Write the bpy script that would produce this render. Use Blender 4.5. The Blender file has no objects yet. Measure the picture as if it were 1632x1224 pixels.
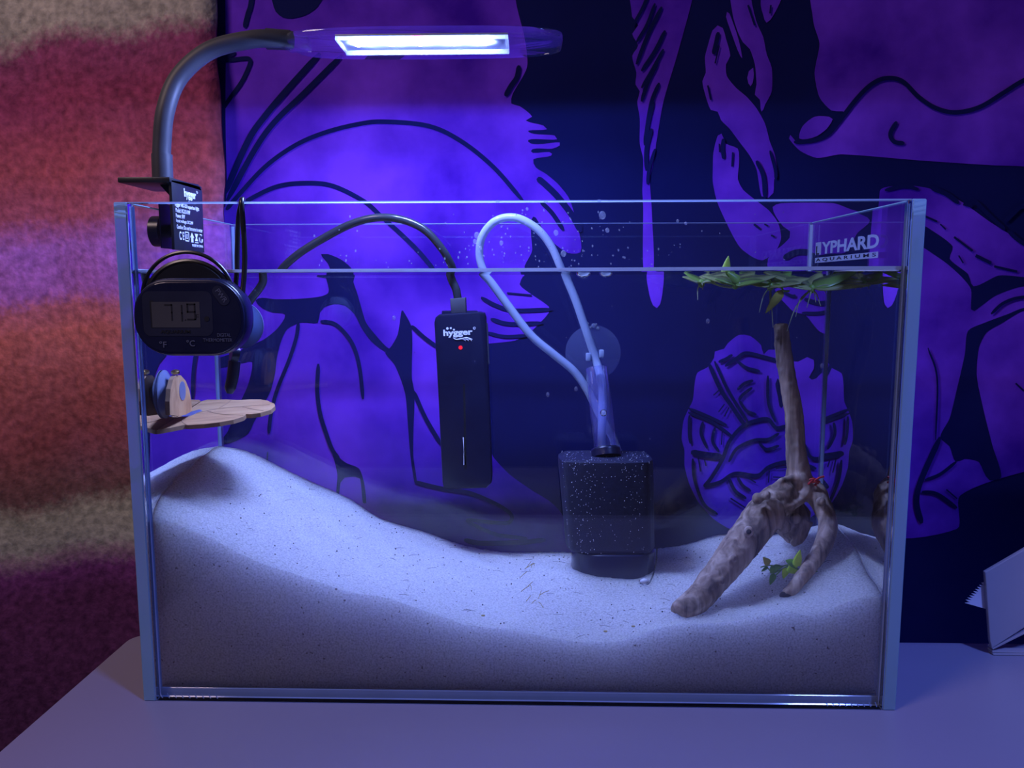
import bpy, bmesh, math, random
import numpy as np
from mathutils import Vector, Matrix
from mathutils.geometry import tessellate_polygon
random.seed(7); rng = np.random.default_rng(7)
S = bpy.context.scene
COL = S.collection

# ------------------------------------------------------------------ camera, world, lights, exposure
FPX, PITCH, YAW, ROLL = 1260.908, 0.122126, -0.0265625, -0.00122683
CAM = Vector((0.010335, -0.446102, 0.248693))
def cam_axes():
    cy, sy = math.cos(YAW), math.sin(YAW)
    right = Vector((cy, -sy, 0)); fw = Vector((sy, cy, 0)); up = Vector((0, 0, 1))
    f2 = fw*math.cos(PITCH) - up*math.sin(PITCH); u2 = up*math.cos(PITCH) + fw*math.sin(PITCH)
    r2 = right*math.cos(ROLL) + u2*math.sin(ROLL); u3 = u2*math.cos(ROLL) - right*math.sin(ROLL)
    return r2, u3, f2
RX, UPV, FW = cam_axes()
cd = bpy.data.cameras.new('camera'); cam = bpy.data.objects.new('camera', cd); COL.objects.link(cam)
cd.sensor_width = 36.0; cd.sensor_fit = 'HORIZONTAL'; cd.lens = FPX/1632*36
cd.clip_start = 0.01; cd.clip_end = 50
mw = Matrix.Identity(4)
for i in range(3):
    mw[i][0] = RX[i]; mw[i][1] = UPV[i]; mw[i][2] = -FW[i]; mw[i][3] = CAM[i]
cam.matrix_world = mw
S.camera = cam

w = bpy.data.worlds.new('world'); S.world = w; w.use_nodes = True
w.node_tree.nodes['Background'].inputs[0].default_value = (0.40, 0.38, 1.0, 1)
w.node_tree.nodes['Background'].inputs[1].default_value = 0.06
def area(name, loc, target, size, power, color):
    l = bpy.data.lights.new(name, 'AREA'); l.shape = 'DISK'; l.size = size; l.energy = power; l.color = color
    o = bpy.data.objects.new(name, l); COL.objects.link(o); o.location = loc
    d = Vector(target) - Vector(loc); o.rotation_euler = d.to_track_quat('-Z', 'Y').to_euler(); return o
area('warm_fill_light', (-0.95, -0.75, 1.25), (-0.35, 0.15, 0.2), 0.45, 8.0, (1.0, 0.74, 0.74))  # unseen warm light added at the left to light the blanket
LED_WHITE, LED_BLUE, LED_RED = 2850, 3700, 260
def spot(name, loc, target, power, color, deg, soft):
    l = bpy.data.lights.new(name, 'SPOT'); l.energy = power; l.color = color; l.spot_size = math.radians(deg); l.spot_blend = .8; l.shadow_soft_size = soft
    o = bpy.data.objects.new(name, l); COL.objects.link(o); o.location = loc
    o.rotation_euler = (Vector(target)-Vector(loc)).to_track_quat('-Z', 'Y').to_euler(); return o
spot('cool_fill_light', (.60, -.62, 1.10), (.20, -.22, .03), 56, (.17, .27, 1.0), 54, .06)  # unseen cool spot added to brighten the desk and the tank's front edges
S.view_settings.view_transform = 'Standard'; S.view_settings.look = 'None'
S.view_settings.gamma = 1; S.view_settings.use_curve_mapping = False; S.view_settings.exposure = 0.0
cy = S.cycles
cy.use_denoising = True; cy.max_bounces = 16; cy.transparent_max_bounces = 40; cy.transmission_bounces = 14
cy.glossy_bounces = 8; cy.diffuse_bounces = 4; cy.caustics_refractive = True; cy.caustics_reflective = False
cy.sample_clamp_indirect = 4.0; cy.blur_glossy = 0.0

# ------------------------------------------------------------------ dimensions of the place (metres)
WT, HT, DT = 0.45, 0.2962, 0.163        # tank outside
TS, TF = 0.0075, 0.006                  # side, front/back/bottom glass
XI = WT/2 - TS; YF = TF; YB = DT - TF; ZB = 0.006
ZW = 0.2572                             # water level
WALL = 0.290                            # face of the tapestry
DESK_B, DESK_L = 0.0925, -0.2775
FACE = YF + 0.0002
def ray(px, py):
    d = RX*((px-816)/FPX) - UPV*((py-612)/FPX) + FW
    return d.normalized()
def A(px, py, ax, v):                   # point seen through air on the plane axis=v
    d = ray(px, py); return CAM + d*((v-CAM[ax])/d[ax])
def inw(px, py):
    d = ray(px, py); p = CAM + d*((FACE-CAM[1])/d[1]); r = 1/1.333
    e = Vector((d[0]*r, 0, d[2]*r)); e[1] = math.sqrt(1-e[0]**2-e[2]**2); return p, e
def W_(px, py, ax, v):                  # point seen through the water
    p, e = inw(px, py); return p + e*((v-p[ax])/e[ax])
def Wplane(px, py, p0, n):
    p, e = inw(px, py); return p + e*((p0-p).dot(n)/e.dot(n))
def Wwall(px, py, v):                   # point on the wall seen through the whole tank
    p, e = inw(px, py); p = p + e*((YB-p[1])/e[1]); r = 1.333
    f = Vector((e[0]*r, 0, e[2]*r)); f[1] = math.sqrt(max(.05, 1-f[0]**2-f[2]**2)); return p + f*((v-p[1])/f[1])

# ------------------------------------------------------------------ materials
def newmat(name):
    m = bpy.data.materials.new(name); m.use_nodes = True; nt = m.node_tree; nt.nodes.clear()
    out = nt.nodes.new('ShaderNodeOutputMaterial'); return m, nt, out
def N(nt, t, **kw):
    n = nt.nodes.new(t)
    for k, v in kw.items():
        if hasattr(n, k): setattr(n, k, v)
        else: n.inputs[k].default_value = v
    return n
def L(nt, a, b): nt.links.new(a, b)
def ramp(nt, fac, stops):
    r = N(nt, 'ShaderNodeValToRGB'); els = r.color_ramp.elements
    while len(els) < len(stops): els.new(0.5)
    for e, (p, c) in zip(els, stops): e.position = p; e.color = (*c, 1) if len(c) == 3 else c
    L(nt, fac, r.inputs[0]); return r.outputs[0]
def pm(name, c1, rough=0.5, c2=None, scale=60, metal=0.0, bump=0.0, bscale=None, spec=0.5, stretch=None, detail=4, dist=0.001, sheen=0, sss=0):
    m, nt, out = newmat(name); b = N(nt, 'ShaderNodeBsdfPrincipled')
    b.inputs['Roughness'].default_value = rough; b.inputs['Metallic'].default_value = metal
    b.inputs['Specular IOR Level'].default_value = spec
    L(nt, b.outputs[0], out.inputs[0])
    tc = N(nt, 'ShaderNodeTexCoord'); mp = N(nt, 'ShaderNodeMapping'); L(nt, tc.outputs['Object'], mp.inputs[0])
    if stretch: mp.inputs['Scale'].default_value = stretch
    n = N(nt, 'ShaderNodeTexNoise', Scale=scale, Detail=detail); L(nt, mp.outputs[0], n.inputs['Vector'])
    c2 = c2 or tuple(min(1, x*1.15+.003) for x in c1)
    L(nt, ramp(nt, n.outputs[0], [(0.33, c1), (0.68, c2)]), b.inputs['Base Color'])
    if bump:
        n2 = N(nt, 'ShaderNodeTexNoise', Scale=bscale or scale*4, Detail=5); L(nt, mp.outputs[0], n2.inputs['Vector'])
        bp = N(nt, 'ShaderNodeBump', Strength=bump, Distance=dist); L(nt, n2.outputs[0], bp.inputs['Height']); L(nt, bp.outputs[0], b.inputs['Normal'])
    if sheen: b.inputs['Sheen Weight'].default_value = sheen
    if sss:
        b.inputs['Subsurface Weight'].default_value = sss; b.inputs['Subsurface Radius'].default_value = (1, .9, .85); b.inputs['Subsurface Scale'].default_value = 0.003
    return m
def emit(name, c, s):
    m, nt, out = newmat(name); e = N(nt, 'ShaderNodeEmission', Strength=s); e.inputs[0].default_value = (*c, 1); L(nt, e.outputs[0], out.inputs[0]); return m
def clear(name, ior, thin=True, tint=(1, 1, 1), rough=0.0, haze=0.0, hazec=(.6, .7, 1)):
    # clear sheet: light passes straight, Fresnel reflection on top
    m, nt, out = newmat(name); t = N(nt, 'ShaderNodeBsdfTransparent'); t.inputs[0].default_value = (*tint, 1)
    g = N(nt, 'ShaderNodeBsdfGlossy', Roughness=rough); f = N(nt, 'ShaderNodeFresnel', IOR=ior)
    if thin:
        ge = N(nt, 'ShaderNodeNewGeometry'); mx = N(nt, 'ShaderNodeMix'); L(nt, ge.outputs['Backfacing'], mx.inputs[0])
        mx.inputs[2].default_value = ior; mx.inputs[3].default_value = 1/ior; L(nt, mx.outputs[0], f.inputs['IOR'])
    src = t.outputs[0]
    if haze:
        d = N(nt, 'ShaderNodeBsdfDiffuse'); d.inputs[0].default_value = (*hazec, 1); tr = N(nt, 'ShaderNodeBsdfTranslucent'); tr.inputs[0].default_value = (*hazec, 1)
        a = N(nt, 'ShaderNodeMixShader'); a.inputs[0].default_value = .5; L(nt, d.outputs[0], a.inputs[1]); L(nt, tr.outputs[0], a.inputs[2])
        b = N(nt, 'ShaderNodeMixShader'); b.inputs[0].default_value = haze; L(nt, src, b.inputs[1]); L(nt, a.outputs[0], b.inputs[2]); src = b.outputs[0]
    x = N(nt, 'ShaderNodeMixShader'); L(nt, f.outputs[0], x.inputs[0]); L(nt, src, x.inputs[1]); L(nt, g.outputs[0], x.inputs[2])
    L(nt, x.outputs[0], out.inputs[0]); return m
def milky(name, c, rough=0.2, transl=0.5, scale=40):
    m, nt, out = newmat(name); d = N(nt, 'ShaderNodeBsdfDiffuse'); tr = N(nt, 'ShaderNodeBsdfTranslucent')
    tc = N(nt, 'ShaderNodeTexCoord'); n = N(nt, 'ShaderNodeTexNoise', Scale=scale); L(nt, tc.outputs['Object'], n.inputs['Vector'])
    col = ramp(nt, n.outputs[0], [(.3, tuple(x*.9 for x in c)), (.7, c)]); L(nt, col, d.inputs[0]); L(nt, col, tr.inputs[0])
    a = N(nt, 'ShaderNodeMixShader'); a.inputs[0].default_value = transl; L(nt, d.outputs[0], a.inputs[1]); L(nt, tr.outputs[0], a.inputs[2])
    g = N(nt, 'ShaderNodeBsdfGlossy', Roughness=rough); f = N(nt, 'ShaderNodeFresnel', IOR=1.4)
    x = N(nt, 'ShaderNodeMixShader'); L(nt, f.outputs[0], x.inputs[0]); L(nt, a.outputs[0], x.inputs[1]); L(nt, g.outputs[0], x.inputs[2]); L(nt, x.outputs[0], out.inputs[0]); return m
def frosted(name, ior, c, f):
    m, nt, out = newmat(name); g = N(nt, 'ShaderNodeBsdfGlass', Roughness=0.0, IOR=ior); d = N(nt, 'ShaderNodeBsdfDiffuse'); d.inputs[0].default_value = (*c, 1); t = N(nt, 'ShaderNodeBsdfTranslucent'); t.inputs[0].default_value = (*c, 1)
    a = N(nt, 'ShaderNodeMixShader'); a.inputs[0].default_value = .5; L(nt, d.outputs[0], a.inputs[1]); L(nt, t.outputs[0], a.inputs[2])
    x = N(nt, 'ShaderNodeMixShader'); x.inputs[0].default_value = f; L(nt, g.outputs[0], x.inputs[1]); L(nt, a.outputs[0], x.inputs[2]); L(nt, x.outputs[0], out.inputs[0]); return m
def refr(name, ior):
    m, nt, out = newmat(name); g = N(nt, 'ShaderNodeBsdfGlass', Roughness=0.0, IOR=ior); L(nt, g.outputs[0], out.inputs[0]); return m

M_PANE = clear('clear_glass', 1.5)
M_EDGE = milky('polished_glass_edge', (.50, .66, 1.0), .08, .6)  # milky blue stands in for lamp light guided through the glass
M_GLASS = refr('solid_glass', 1.5)
M_SIDE = frosted('polished_side_edge', 1.5, (.50, .80, 1.0), .68)  # pale blue mixed in for the lamp glow carried by the side glass
M_REAR = clear('clear_rear_edge', 1.5, haze=.35, hazec=(.5, .66, 1))
M_WCLR = clear('water_open_surface', 1.333, thin=False)
M_WREF = refr('water_against_glass', 1.333)
M_MENI = milky('meniscus', (.80, .86, .98), .05, .6)  # whitish colour stands in for lamp light refracted along the water line
M_ACRY = clear('clear_acrylic', 1.49, haze=.03)
M_TUBE = clear('clear_plastic_tube', 1.45, tint=(.90, .90, 1.0), haze=.12, hazec=(.45, .45, .95))
M_CUP = clear('clear_vinyl_cup', 1.45, haze=.10, hazec=(.5, .6, 1))
M_CUPM = milky('milky_vinyl_cup', (.55, .66, .98), .15, .6)
M_HOSE = milky('milky_silicone_hose', (.62, .74, .98), .15, .55)
M_BLACK = pm('black_plastic', (.006, .007, .028), .28, (.008, .010, .036))
M_BLACKM = pm('matte_black_metal', (.014, .014, .018), .42, (.020, .020, .025), bump=.05, bscale=900)
M_RUBBER = pm('dark_rubber', (.050, .052, .065), .5, (.062, .064, .08))
M_CABLE = pm('black_cable_sheath', (.010, .010, .012), .3)
M_CORD = pm('dark_glossy_cord', (.022, .026, .034), .2)
M_DEVICE = pm('black_sponge_filter_plastic', (.007, .008, .032), .55, (.010, .012, .045), scale=300, bump=.3, bscale=1200)
M_WHITEP = pm('white_lettering', (.78, .80, .9), .5)
M_GREYP = pm('grey_lettering', (.085, .09, .12), .5)
M_DARKP = pm('dark_lettering', (.004, .004, .006), .5)
M_LCD = pm('grey_lcd', (.060, .056, .052), .35, (.066, .062, .056))
M_FACE = pm('glossy_dark_face', (.008, .009, .024), .12)
M_FACE2 = pm('dark_blue_window', (.020, .021, .034), .12)
M_PCB = pm('white_led_board', (.35, .37, .42), .35)
M_RIM = clear('clear_led_lens', 1.49, haze=.10, hazec=(.8, .85, 1))
M_BRASS = pm('brass', (.55, .36, .12), .3, (.62, .42, .16), metal=1.0)
M_BOX = pm('grey_board', (.30, .29, .36), .55, (.33, .32, .39), scale=20, bump=.04, bscale=500)
M_BOXIN = pm('board_lining', (.16, .155, .20), .6)
M_PAPER = pm('white_paper', (.55, .54, .66), .6)
M_DESK = pm('grey_laminate', (.25, .24, .345), .34, (.265, .255, .36), scale=8, bump=.015, bscale=600)
M_WALL = pm('painted_wall', (.20, .18, .2), .8, bump=.05)
M_FLOOR = pm('dark_floor', (.06, .05, .05), .6)
M_TAPB = pm('black_cotton', (.005, .008, .085), .85, (.007, .011, .105), scale=9, bump=.12, bscale=900, dist=.0004, spec=.1)
M_INK = pm('black_print_and_shade', (.005, .008, .085), .85, (.008, .012, .11), scale=12, bump=.12, bscale=900, dist=.0004, spec=.1)
M_PURP = pm('purple_tie_dye_print', (.055, .006, .40), .85, (.25, .06, .95), scale=11, bump=.12, bscale=900, dist=.0004, spec=.1, detail=6)
M_LEAF = milky('leaf_green', (.58, .92, .17), .3, .5, 90)
M_LEAF2 = milky('pale_leaf_underside', (.92, 1.0, .34), .3, .55, 60)
M_LEAFY = milky('yellowing_leaf', (.85, .80, .14), .3, .4, 60)
M_ROOT = milky('pale_root', (.80, .85, .45), .4, .4)
M_FERN = pm('bright_green_leaf', (.40, .75, .02), .4, (.70, .95, .06), scale=160)
M_FERND = pm('dark_green_leaf', (.10, .30, .04), .4, (.22, .48, .06), scale=160)
M_RED = pm('red_thread', (.55, .03, .03), .6)
M_STONE = pm('white_pebble', (.7, .7, .72), .4)
M_STRAND = pm('tan_strand', (.38, .28, .10), .6)
M_BUB = clear('air_bubble', 1.333, thin=False, haze=.30, hazec=(.8, .9, 1))
M_DROP = clear('water_droplet', 1.333, haze=.16, hazec=(.75, .82, 1))
M_SPARK = pm('bright_bubble_speck', (.85, .88, .95), .2)

def mat_sand():
    m, nt, out = newmat('white_sand'); b = N(nt, 'ShaderNodeBsdfPrincipled', Roughness=.9); b.inputs['Specular IOR Level'].default_value = .15
    tc = N(nt, 'ShaderNodeTexCoord'); n = N(nt, 'ShaderNodeTexNoise', Scale=900, Detail=3); L(nt, tc.outputs['Object'], n.inputs['Vector'])
    base = ramp(nt, n.outputs[0], [(.30, (.48, .46, .45)), (.5, (.68, .66, .66)), (.72, (.82, .80, .81))])
    v = N(nt, 'ShaderNodeTexNoise', Scale=420, Detail=2); L(nt, tc.outputs['Object'], v.inputs['Vector'])
    spk = ramp(nt, v.outputs[0], [(.70, (0, 0, 0)), (.74, (1, 1, 1))])
    mx = N(nt, 'ShaderNodeMix', data_type='RGBA'); L(nt, spk, mx.inputs[0]); L(nt, base, mx.inputs[6]); mx.inputs[7].default_value = (.22, .18, .17, 1)
    L(nt, mx.outputs[2], b.inputs['Base Color'])
    b.inputs['Subsurface Weight'].default_value = 1.0; b.inputs['Subsurface Radius'].default_value = (1.0, 1.0, 1.2); b.inputs['Subsurface Scale'].default_value = .08
    bp = N(nt, 'ShaderNodeBump', Strength=.5, Distance=.0006); L(nt, n.outputs[0], bp.inputs['Height']); L(nt, bp.outputs[0], b.inputs['Normal'])
    L(nt, b.outputs[0], out.inputs[0]); return m
def mat_blanket():
    m, nt, out = newmat('striped_fleece'); b = N(nt, 'ShaderNodeBsdfPrincipled', Roughness=.95); b.inputs['Specular IOR Level'].default_value = .05
    tc = N(nt, 'ShaderNodeTexCoord'); sp = N(nt, 'ShaderNodeSeparateXYZ'); L(nt, tc.outputs['Object'], sp.inputs[0])
    n = N(nt, 'ShaderNodeTexNoise', Scale=9, Detail=6); L(nt, tc.outputs['Object'], n.inputs['Vector'])
    f = N(nt, 'ShaderNodeTexNoise', Scale=230, Detail=3); L(nt, tc.outputs['Object'], f.inputs['Vector'])
    def mth(op, a, bb):
        q = N(nt, 'ShaderNodeMath', operation=op)
        for k, x in enumerate((a, bb)):
            if isinstance(x, (int, float)): q.inputs[k].default_value = x
            else: L(nt, x, q.inputs[k])
        return q.outputs[0]
    z = mth('ADD', sp.outputs[2], mth('MULTIPLY', sp.outputs[0], -.13))
    z = mth('ADD', z, mth('MULTIPLY', mth('SUBTRACT', n.outputs[0], .5), .05))
    z = mth('ADD', z, mth('MULTIPLY', mth('SUBTRACT', f.outputs[0], .5), .02))
    fac = mth('DIVIDE', mth('SUBTRACT', z, A(100, 1250, 1, WALL-.012).z-.13*A(100, 1250, 1, WALL-.012).x), (A(100, -140, 1, WALL-.012).z-.13*A(100, -140, 1, WALL-.012).x)-(A(100, 1250, 1, WALL-.012).z-.13*A(100, 1250, 1, WALL-.012).x))
    def hz(py): q = A(100, py, 1, WALL-.012); return q.z - .13*q.x
    z0_, z1_ = hz(1250), hz(-140)
    st = [(1250, (.09, .006, .045)), (960, (.13, .007, .06)), (915, (.20, .02, .14)), (885, (.36, .20, .22)), (865, (.43, .36, .30)), (815, (.46, .38, .28)),
          (785, (.20, .07, .045)), (705, (.34, .06, .04)), (540, (.64, .12, .05)), (498, (.60, .12, .10)), (470, (.55, .13, .36)), (400, (.60, .16, .48)),  # pink stops hold the aquarium lamp's light, painted into the fleece
          (352, (.55, .09, .10)), (280, (.50, .065, .05)), (160, (.36, .03, .07)), (88, (.33, .04, .10)), (52, (.48, .36, .28)), (-140, (.52, .42, .32))]
    stops = [((hz(p)-z0_)/(z1_-z0_), (min(1, c[0]*1.12+.01), min(1, c[1]*1.3+.035), min(1, c[2]*1.45+.07) if c[1] < .3 else c[2]*1.55)) for p, c in st]
    base = ramp(nt, fac, stops)
    p = N(nt, 'ShaderNodeTexNoise', Scale=140, Detail=5); L(nt, tc.outputs['Object'], p.inputs['Vector'])
    mx = N(nt, 'ShaderNodeMix', data_type='RGBA', blend_type='MULTIPLY'); mx.inputs[0].default_value = .8; L(nt, base, mx.inputs[6])
    L(nt, ramp(nt, p.outputs[0], [(.28, (.45, .45, .45)), (.7, (1.25, 1.22, 1.2))]), mx.inputs[7]); L(nt, mx.outputs[2], b.inputs['Base Color'])
    bp = N(nt, 'ShaderNodeBump', Strength=.8, Distance=.002); L(nt, p.outputs[0], bp.inputs['Height']); L(nt, bp.outputs[0], b.inputs['Normal'])
    L(nt, b.outputs[0], out.inputs[0]); return m
def mat_wood(name, c1, c2, c3, scale, stretch, bump=.6):
    m, nt, out = newmat(name); b = N(nt, 'ShaderNodeBsdfPrincipled', Roughness=.75); b.inputs['Specular IOR Level'].default_value = .25
    tc = N(nt, 'ShaderNodeTexCoord'); mp = N(nt, 'ShaderNodeMapping'); mp.inputs['Scale'].default_value = stretch; L(nt, tc.outputs['Object'], mp.inputs[0])
    n = N(nt, 'ShaderNodeTexNoise', Scale=scale, Detail=6, Distortion=.8); L(nt, mp.outputs[0], n.inputs['Vector'])
    L(nt, ramp(nt, n.outputs[0], [(.28, c1), (.5, c2), (.72, c3)]), b.inputs['Base Color'])
    bp = N(nt, 'ShaderNodeBump', Strength=bump, Distance=.001); L(nt, n.outputs[0], bp.inputs['Height']); L(nt, bp.outputs[0], b.inputs['Normal'])
    L(nt, b.outputs[0], out.inputs[0]); return m
M_SAND = mat_sand(); M_FLEECE = mat_blanket()
M_DRIFT = mat_wood('driftwood', (.10, .065, .045), (.40, .28, .20), (.70, .54, .42), 150, (1, 1, .12), .7)
M_PLY = mat_wood('thin_plywood', (.48, .25, .11), (.68, .39, .18), (.76, .48, .24), 60, (.35, 1.6, 1), .3)
M_PLYE = pm('plywood_edge', (.42, .24, .12), .7, (.5, .3, .16), scale=200)

# ------------------------------------------------------------------ builders
def thing(name, label, cat, loc=(0, 0, 0), group=None, kind=None):
    o = bpy.data.objects.new(name, None); COL.objects.link(o); o.location = loc; o.empty_display_size = .01
    o['label'] = label; o['category'] = cat
    if group: o['group'] = group
    if kind: o['kind'] = kind
    return o
def base(o):
    v = Vector((0, 0, 0))
    while o: v += o.location; o = o.parent
    return v
def add(name, bm, mats, parent=None, smooth=True, label=None, kind=None, origin=None):
    off = base(parent) if parent else Vector(origin or (0, 0, 0))
    bmesh.ops.translate(bm, verts=bm.verts[:], vec=-off)
    me = bpy.data.meshes.new(name); bm.to_mesh(me); bm.free()
    for m in (mats if isinstance(mats, (list, tuple)) else [mats]): me.materials.append(m)
    if smooth:
        for p in me.polygons: p.use_smooth = True
        try: me.set_sharp_from_angle(angle=math.radians(smooth if smooth is not True else 40))
        except Exception: pass
    o = bpy.data.objects.new(name, me); COL.objects.link(o)
    if parent: o.parent = parent
    else: o.location = off
    if label: o['label'] = label
    if kind: o['kind'] = kind
    return o
def tag(o, label, cat, group=None, kind=None):
    o['label'] = label; o['category'] = cat
    if group: o['group'] = group
    if kind: o['kind'] = kind
    return o
def box_bm(lo, hi, bev=0.0, seg=2, bm=None):
    bm = bm or bmesh.new(); lo = Vector(lo); hi = Vector(hi)
    r = bmesh.ops.create_cube(bm, size=1); vs = r['verts']
    for v in vs: v.co = Vector(((lo[k]+hi[k])/2 + v.co[k]*(hi[k]-lo[k]) for k in range(3)))
    if bev:
        es = list({e for v in vs for e in v.link_edges}); bmesh.ops.bevel(bm, geom=es, offset=bev, segments=seg, affect='EDGES', profile=.5)
    return bm
def smooth_path(pts, n=8):
    P = [Vector(p) for p in pts]
    if len(P) < 3: return P
    out = []
    for i in range(len(P)-1):
        p0 = P[i-1] if i else P[0]*2-P[1]; p1, p2 = P[i], P[i+1]; p3 = P[i+2] if i+2 < len(P) else P[-1]*2-P[-2]
        for k in range(n):
            t = k/n
            out.append(.5*((2*p1) + (p2-p0)*t + (2*p0-5*p1+4*p2-p3)*t*t + (3*p1-p0-3*p2+p3)*t**3))
    out.append(P[-1]); return out
def tube_bm(pts, rad, seg=12, bm=None, n=8, caps=True, squash=1.0):
    bm = bm or bmesh.new()
    if isinstance(rad, (int, float)): P = smooth_path(pts, n); Rr = [rad]*len(P)
    else:
        Q = smooth_path([Vector(p) for p in pts], n) if len(pts) > 2 else [Vector(p) for p in pts]
        P = Q; m = len(pts)-1; Rr = []
        for i in range(len(P)):
            t = i/(len(P)-1)*m; k = min(int(t), m-1); Rr.append(rad[k]*(1-(t-k)) + rad[k+1]*(t-k))
    rings = []; up = None
    for i, p in enumerate(P):
        d = (P[min(i+1, len(P)-1)] - P[max(i-1, 0)])
        d = d.normalized() if d.length > 1e-9 else Vector((0, 0, 1))
        if up is None:
            up = d.orthogonal().normalized()
        else:
            up = (up - d*up.dot(d)); up = up.normalized() if up.length > 1e-6 else d.orthogonal().normalized()
        s = d.cross(up)
        rings.append([bm.verts.new(p + (up*math.cos(a)*squash + s*math.sin(a))*Rr[i]) for a in [2*math.pi*k/seg for k in range(seg)]])
    for a, b in zip(rings, rings[1:]):
        for k in range(seg): bm.faces.new((a[k], a[(k+1) % seg], b[(k+1) % seg], b[k]))
    if caps:
        bm.faces.new(rings[0][::-1]); bm.faces.new(rings[-1])
    return bm
def prism_bm(poly, vec, bev=0.0, bm=None, seg=2):
    bm = bm or bmesh.new(); vec = Vector(vec)
    a = [bm.verts.new(Vector(p)) for p in poly]; b = [bm.verts.new(Vector(p)+vec) for p in poly]
    fs = [bm.faces.new(a), bm.faces.new(b[::-1])]
    for k in range(len(a)): fs.append(bm.faces.new((a[(k+1) % len(a)], a[k], b[k], b[(k+1) % len(a)])))
    bmesh.ops.recalc_face_normals(bm, faces=fs)
    if bev:
        es = list(fs[0].edges) + list(fs[1].edges); bmesh.ops.bevel(bm, geom=es, offset=bev, segments=seg, affect='EDGES', profile=.5)
    return bm
def sphere_bm(c, r, bm=None, u=12, v=8, sc=(1, 1, 1)):
    bm = bm or bmesh.new(); q = bmesh.ops.create_uvsphere(bm, u_segments=u, v_segments=v, radius=1)
    for x in q['verts']: x.co = Vector((c[k] + x.co[k]*r*sc[k] for k in range(3)))
    return bm
def disc_bm(c, normal, r, th, bm=None, seg=32, dome=0.0):
    nrm = Vector(normal).normalized(); u = nrm.orthogonal().normalized(); v = nrm.cross(u); c = Vector(c)
    bm = bm or bmesh.new(); prof = [(0, dome+th), (r*.5, dome*.75+th), (r*.85, dome*.25+th), (r, th), (r, 0), (r*.8, 0), (0, 0)]
    rows = []
    for rr, h in prof:
        if rr == 0: rows.append([bm.verts.new(c + nrm*h)])
        else: rows.append([bm.verts.new(c + nrm*h + (u*math.cos(t)+v*math.sin(t))*rr) for t in [2*math.pi*k/seg for k in range(seg)]])
    for a, b in zip(rows, rows[1:]):
        for k in range(seg):
            q = [x for x in ((a[0],) if len(a) == 1 else (a[k], a[(k+1) % seg]))] + [x for x in ((b[0],) if len(b) == 1 else (b[(k+1) % seg], b[k]))]
            bm.faces.new(q)
    bmesh.ops.recalc_face_normals(bm, faces=bm.faces[:]); return bm
def rounded(cx, cz, hw, hh, r, seg=8):
    out = []
    for sx, sz, a0 in ((1, 1, 0), (-1, 1, 90), (-1, -1, 180), (1, -1, 270)):
        for k in range(seg+1):
            a = math.radians(a0 + 90*k/seg); out.append((cx + sx*(hw-r) + r*math.cos(a), cz + sz*(hh-r) + r*math.sin(a)))
    return out
def letters(s, parent, c, right, up, wd, ht, m, bold=0.0, name='lettering', lift=.00012, shear=0.0):
    # flat lettering fitted to a box of wd x ht centred on c
    cu = bpy.data.curves.new(name, 'FONT'); cu.body = s; cu.align_x = 'CENTER'; cu.align_y = 'CENTER'; cu.offset = bold; cu.extrude = .004; cu.resolution_u = 3; cu.shear = shear
    o = bpy.data.objects.new(name, cu); COL.objects.link(o); bpy.context.view_layer.update()
    me = bpy.data.meshes.new_from_object(o.evaluated_get(bpy.context.evaluated_depsgraph_get())); bpy.data.objects.remove(o); bpy.data.curves.remove(cu)
    co = np.array([v.co[:] for v in me.vertices]); lo, hi = co.min(0), co.max(0)
    right = Vector(right); up = Vector(up); nn = right.cross(up); bm = bmesh.new(); bm.from_mesh(me); bpy.data.meshes.remove(me)
    for v in bm.verts:
        x = ((v.co.x-lo[0])/(hi[0]-lo[0])-.5)*wd; y = ((v.co.y-lo[1])/(hi[1]-lo[1])-.5)*ht; z = lift if v.co.z > 0 else -.00005
        v.co = Vector(c) + right*x + up*y + nn*z
    return add(name, bm, m, parent, smooth=False)
def flat_poly(bm, P3, mi=0):
    tri = tessellate_polygon([P3]); vs = [bm.verts.new(p) for p in P3]
    for t in tri:
        try:
            f = bm.faces.new([vs[i] for i in t]); f.material_index = mi
        except ValueError: pass

# ------------------------------------------------------------------ structure
o = add('wall_back', box_bm((-1.5, WALL+.012, -.74), (1.5, WALL+.08, 1.3)), M_WALL, smooth=False); o['kind'] = 'structure'
o = add('floor', box_bm((-1.5, -1.3, -.80), (1.5, WALL+.08, -.74)), M_FLOOR, smooth=False); o['kind'] = 'structure'

# ------------------------------------------------------------------ desk
desk = thing('desk', 'grey laminate desk with rounded corner under the glass tank', 'desk', (0, -.1, -.74))
top = [(DESK_L, -.39), (1.1, -.39), (1.1, DESK_B)]
rc = .012
for k in range(7):
    a = math.radians(90 + 90*k/6); top.append((DESK_L+rc + rc*math.cos(a), DESK_B-rc + rc*math.sin(a)))
add('desktop', prism_bm([(x, y, -.022) for x, y in top], (0, 0, .022), .0015), M_DESK, desk)
for x in (DESK_L+.05, 1.02):
    for y in (-.35, .045): add('leg', box_bm((x, y, -.74), (x+.035, y+.035, -.022), .002), M_DESK, desk)
add('rail', box_bm((DESK_L+.085, .05, -.10), (1.02, .068, -.022), .002), M_DESK, desk)

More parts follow.
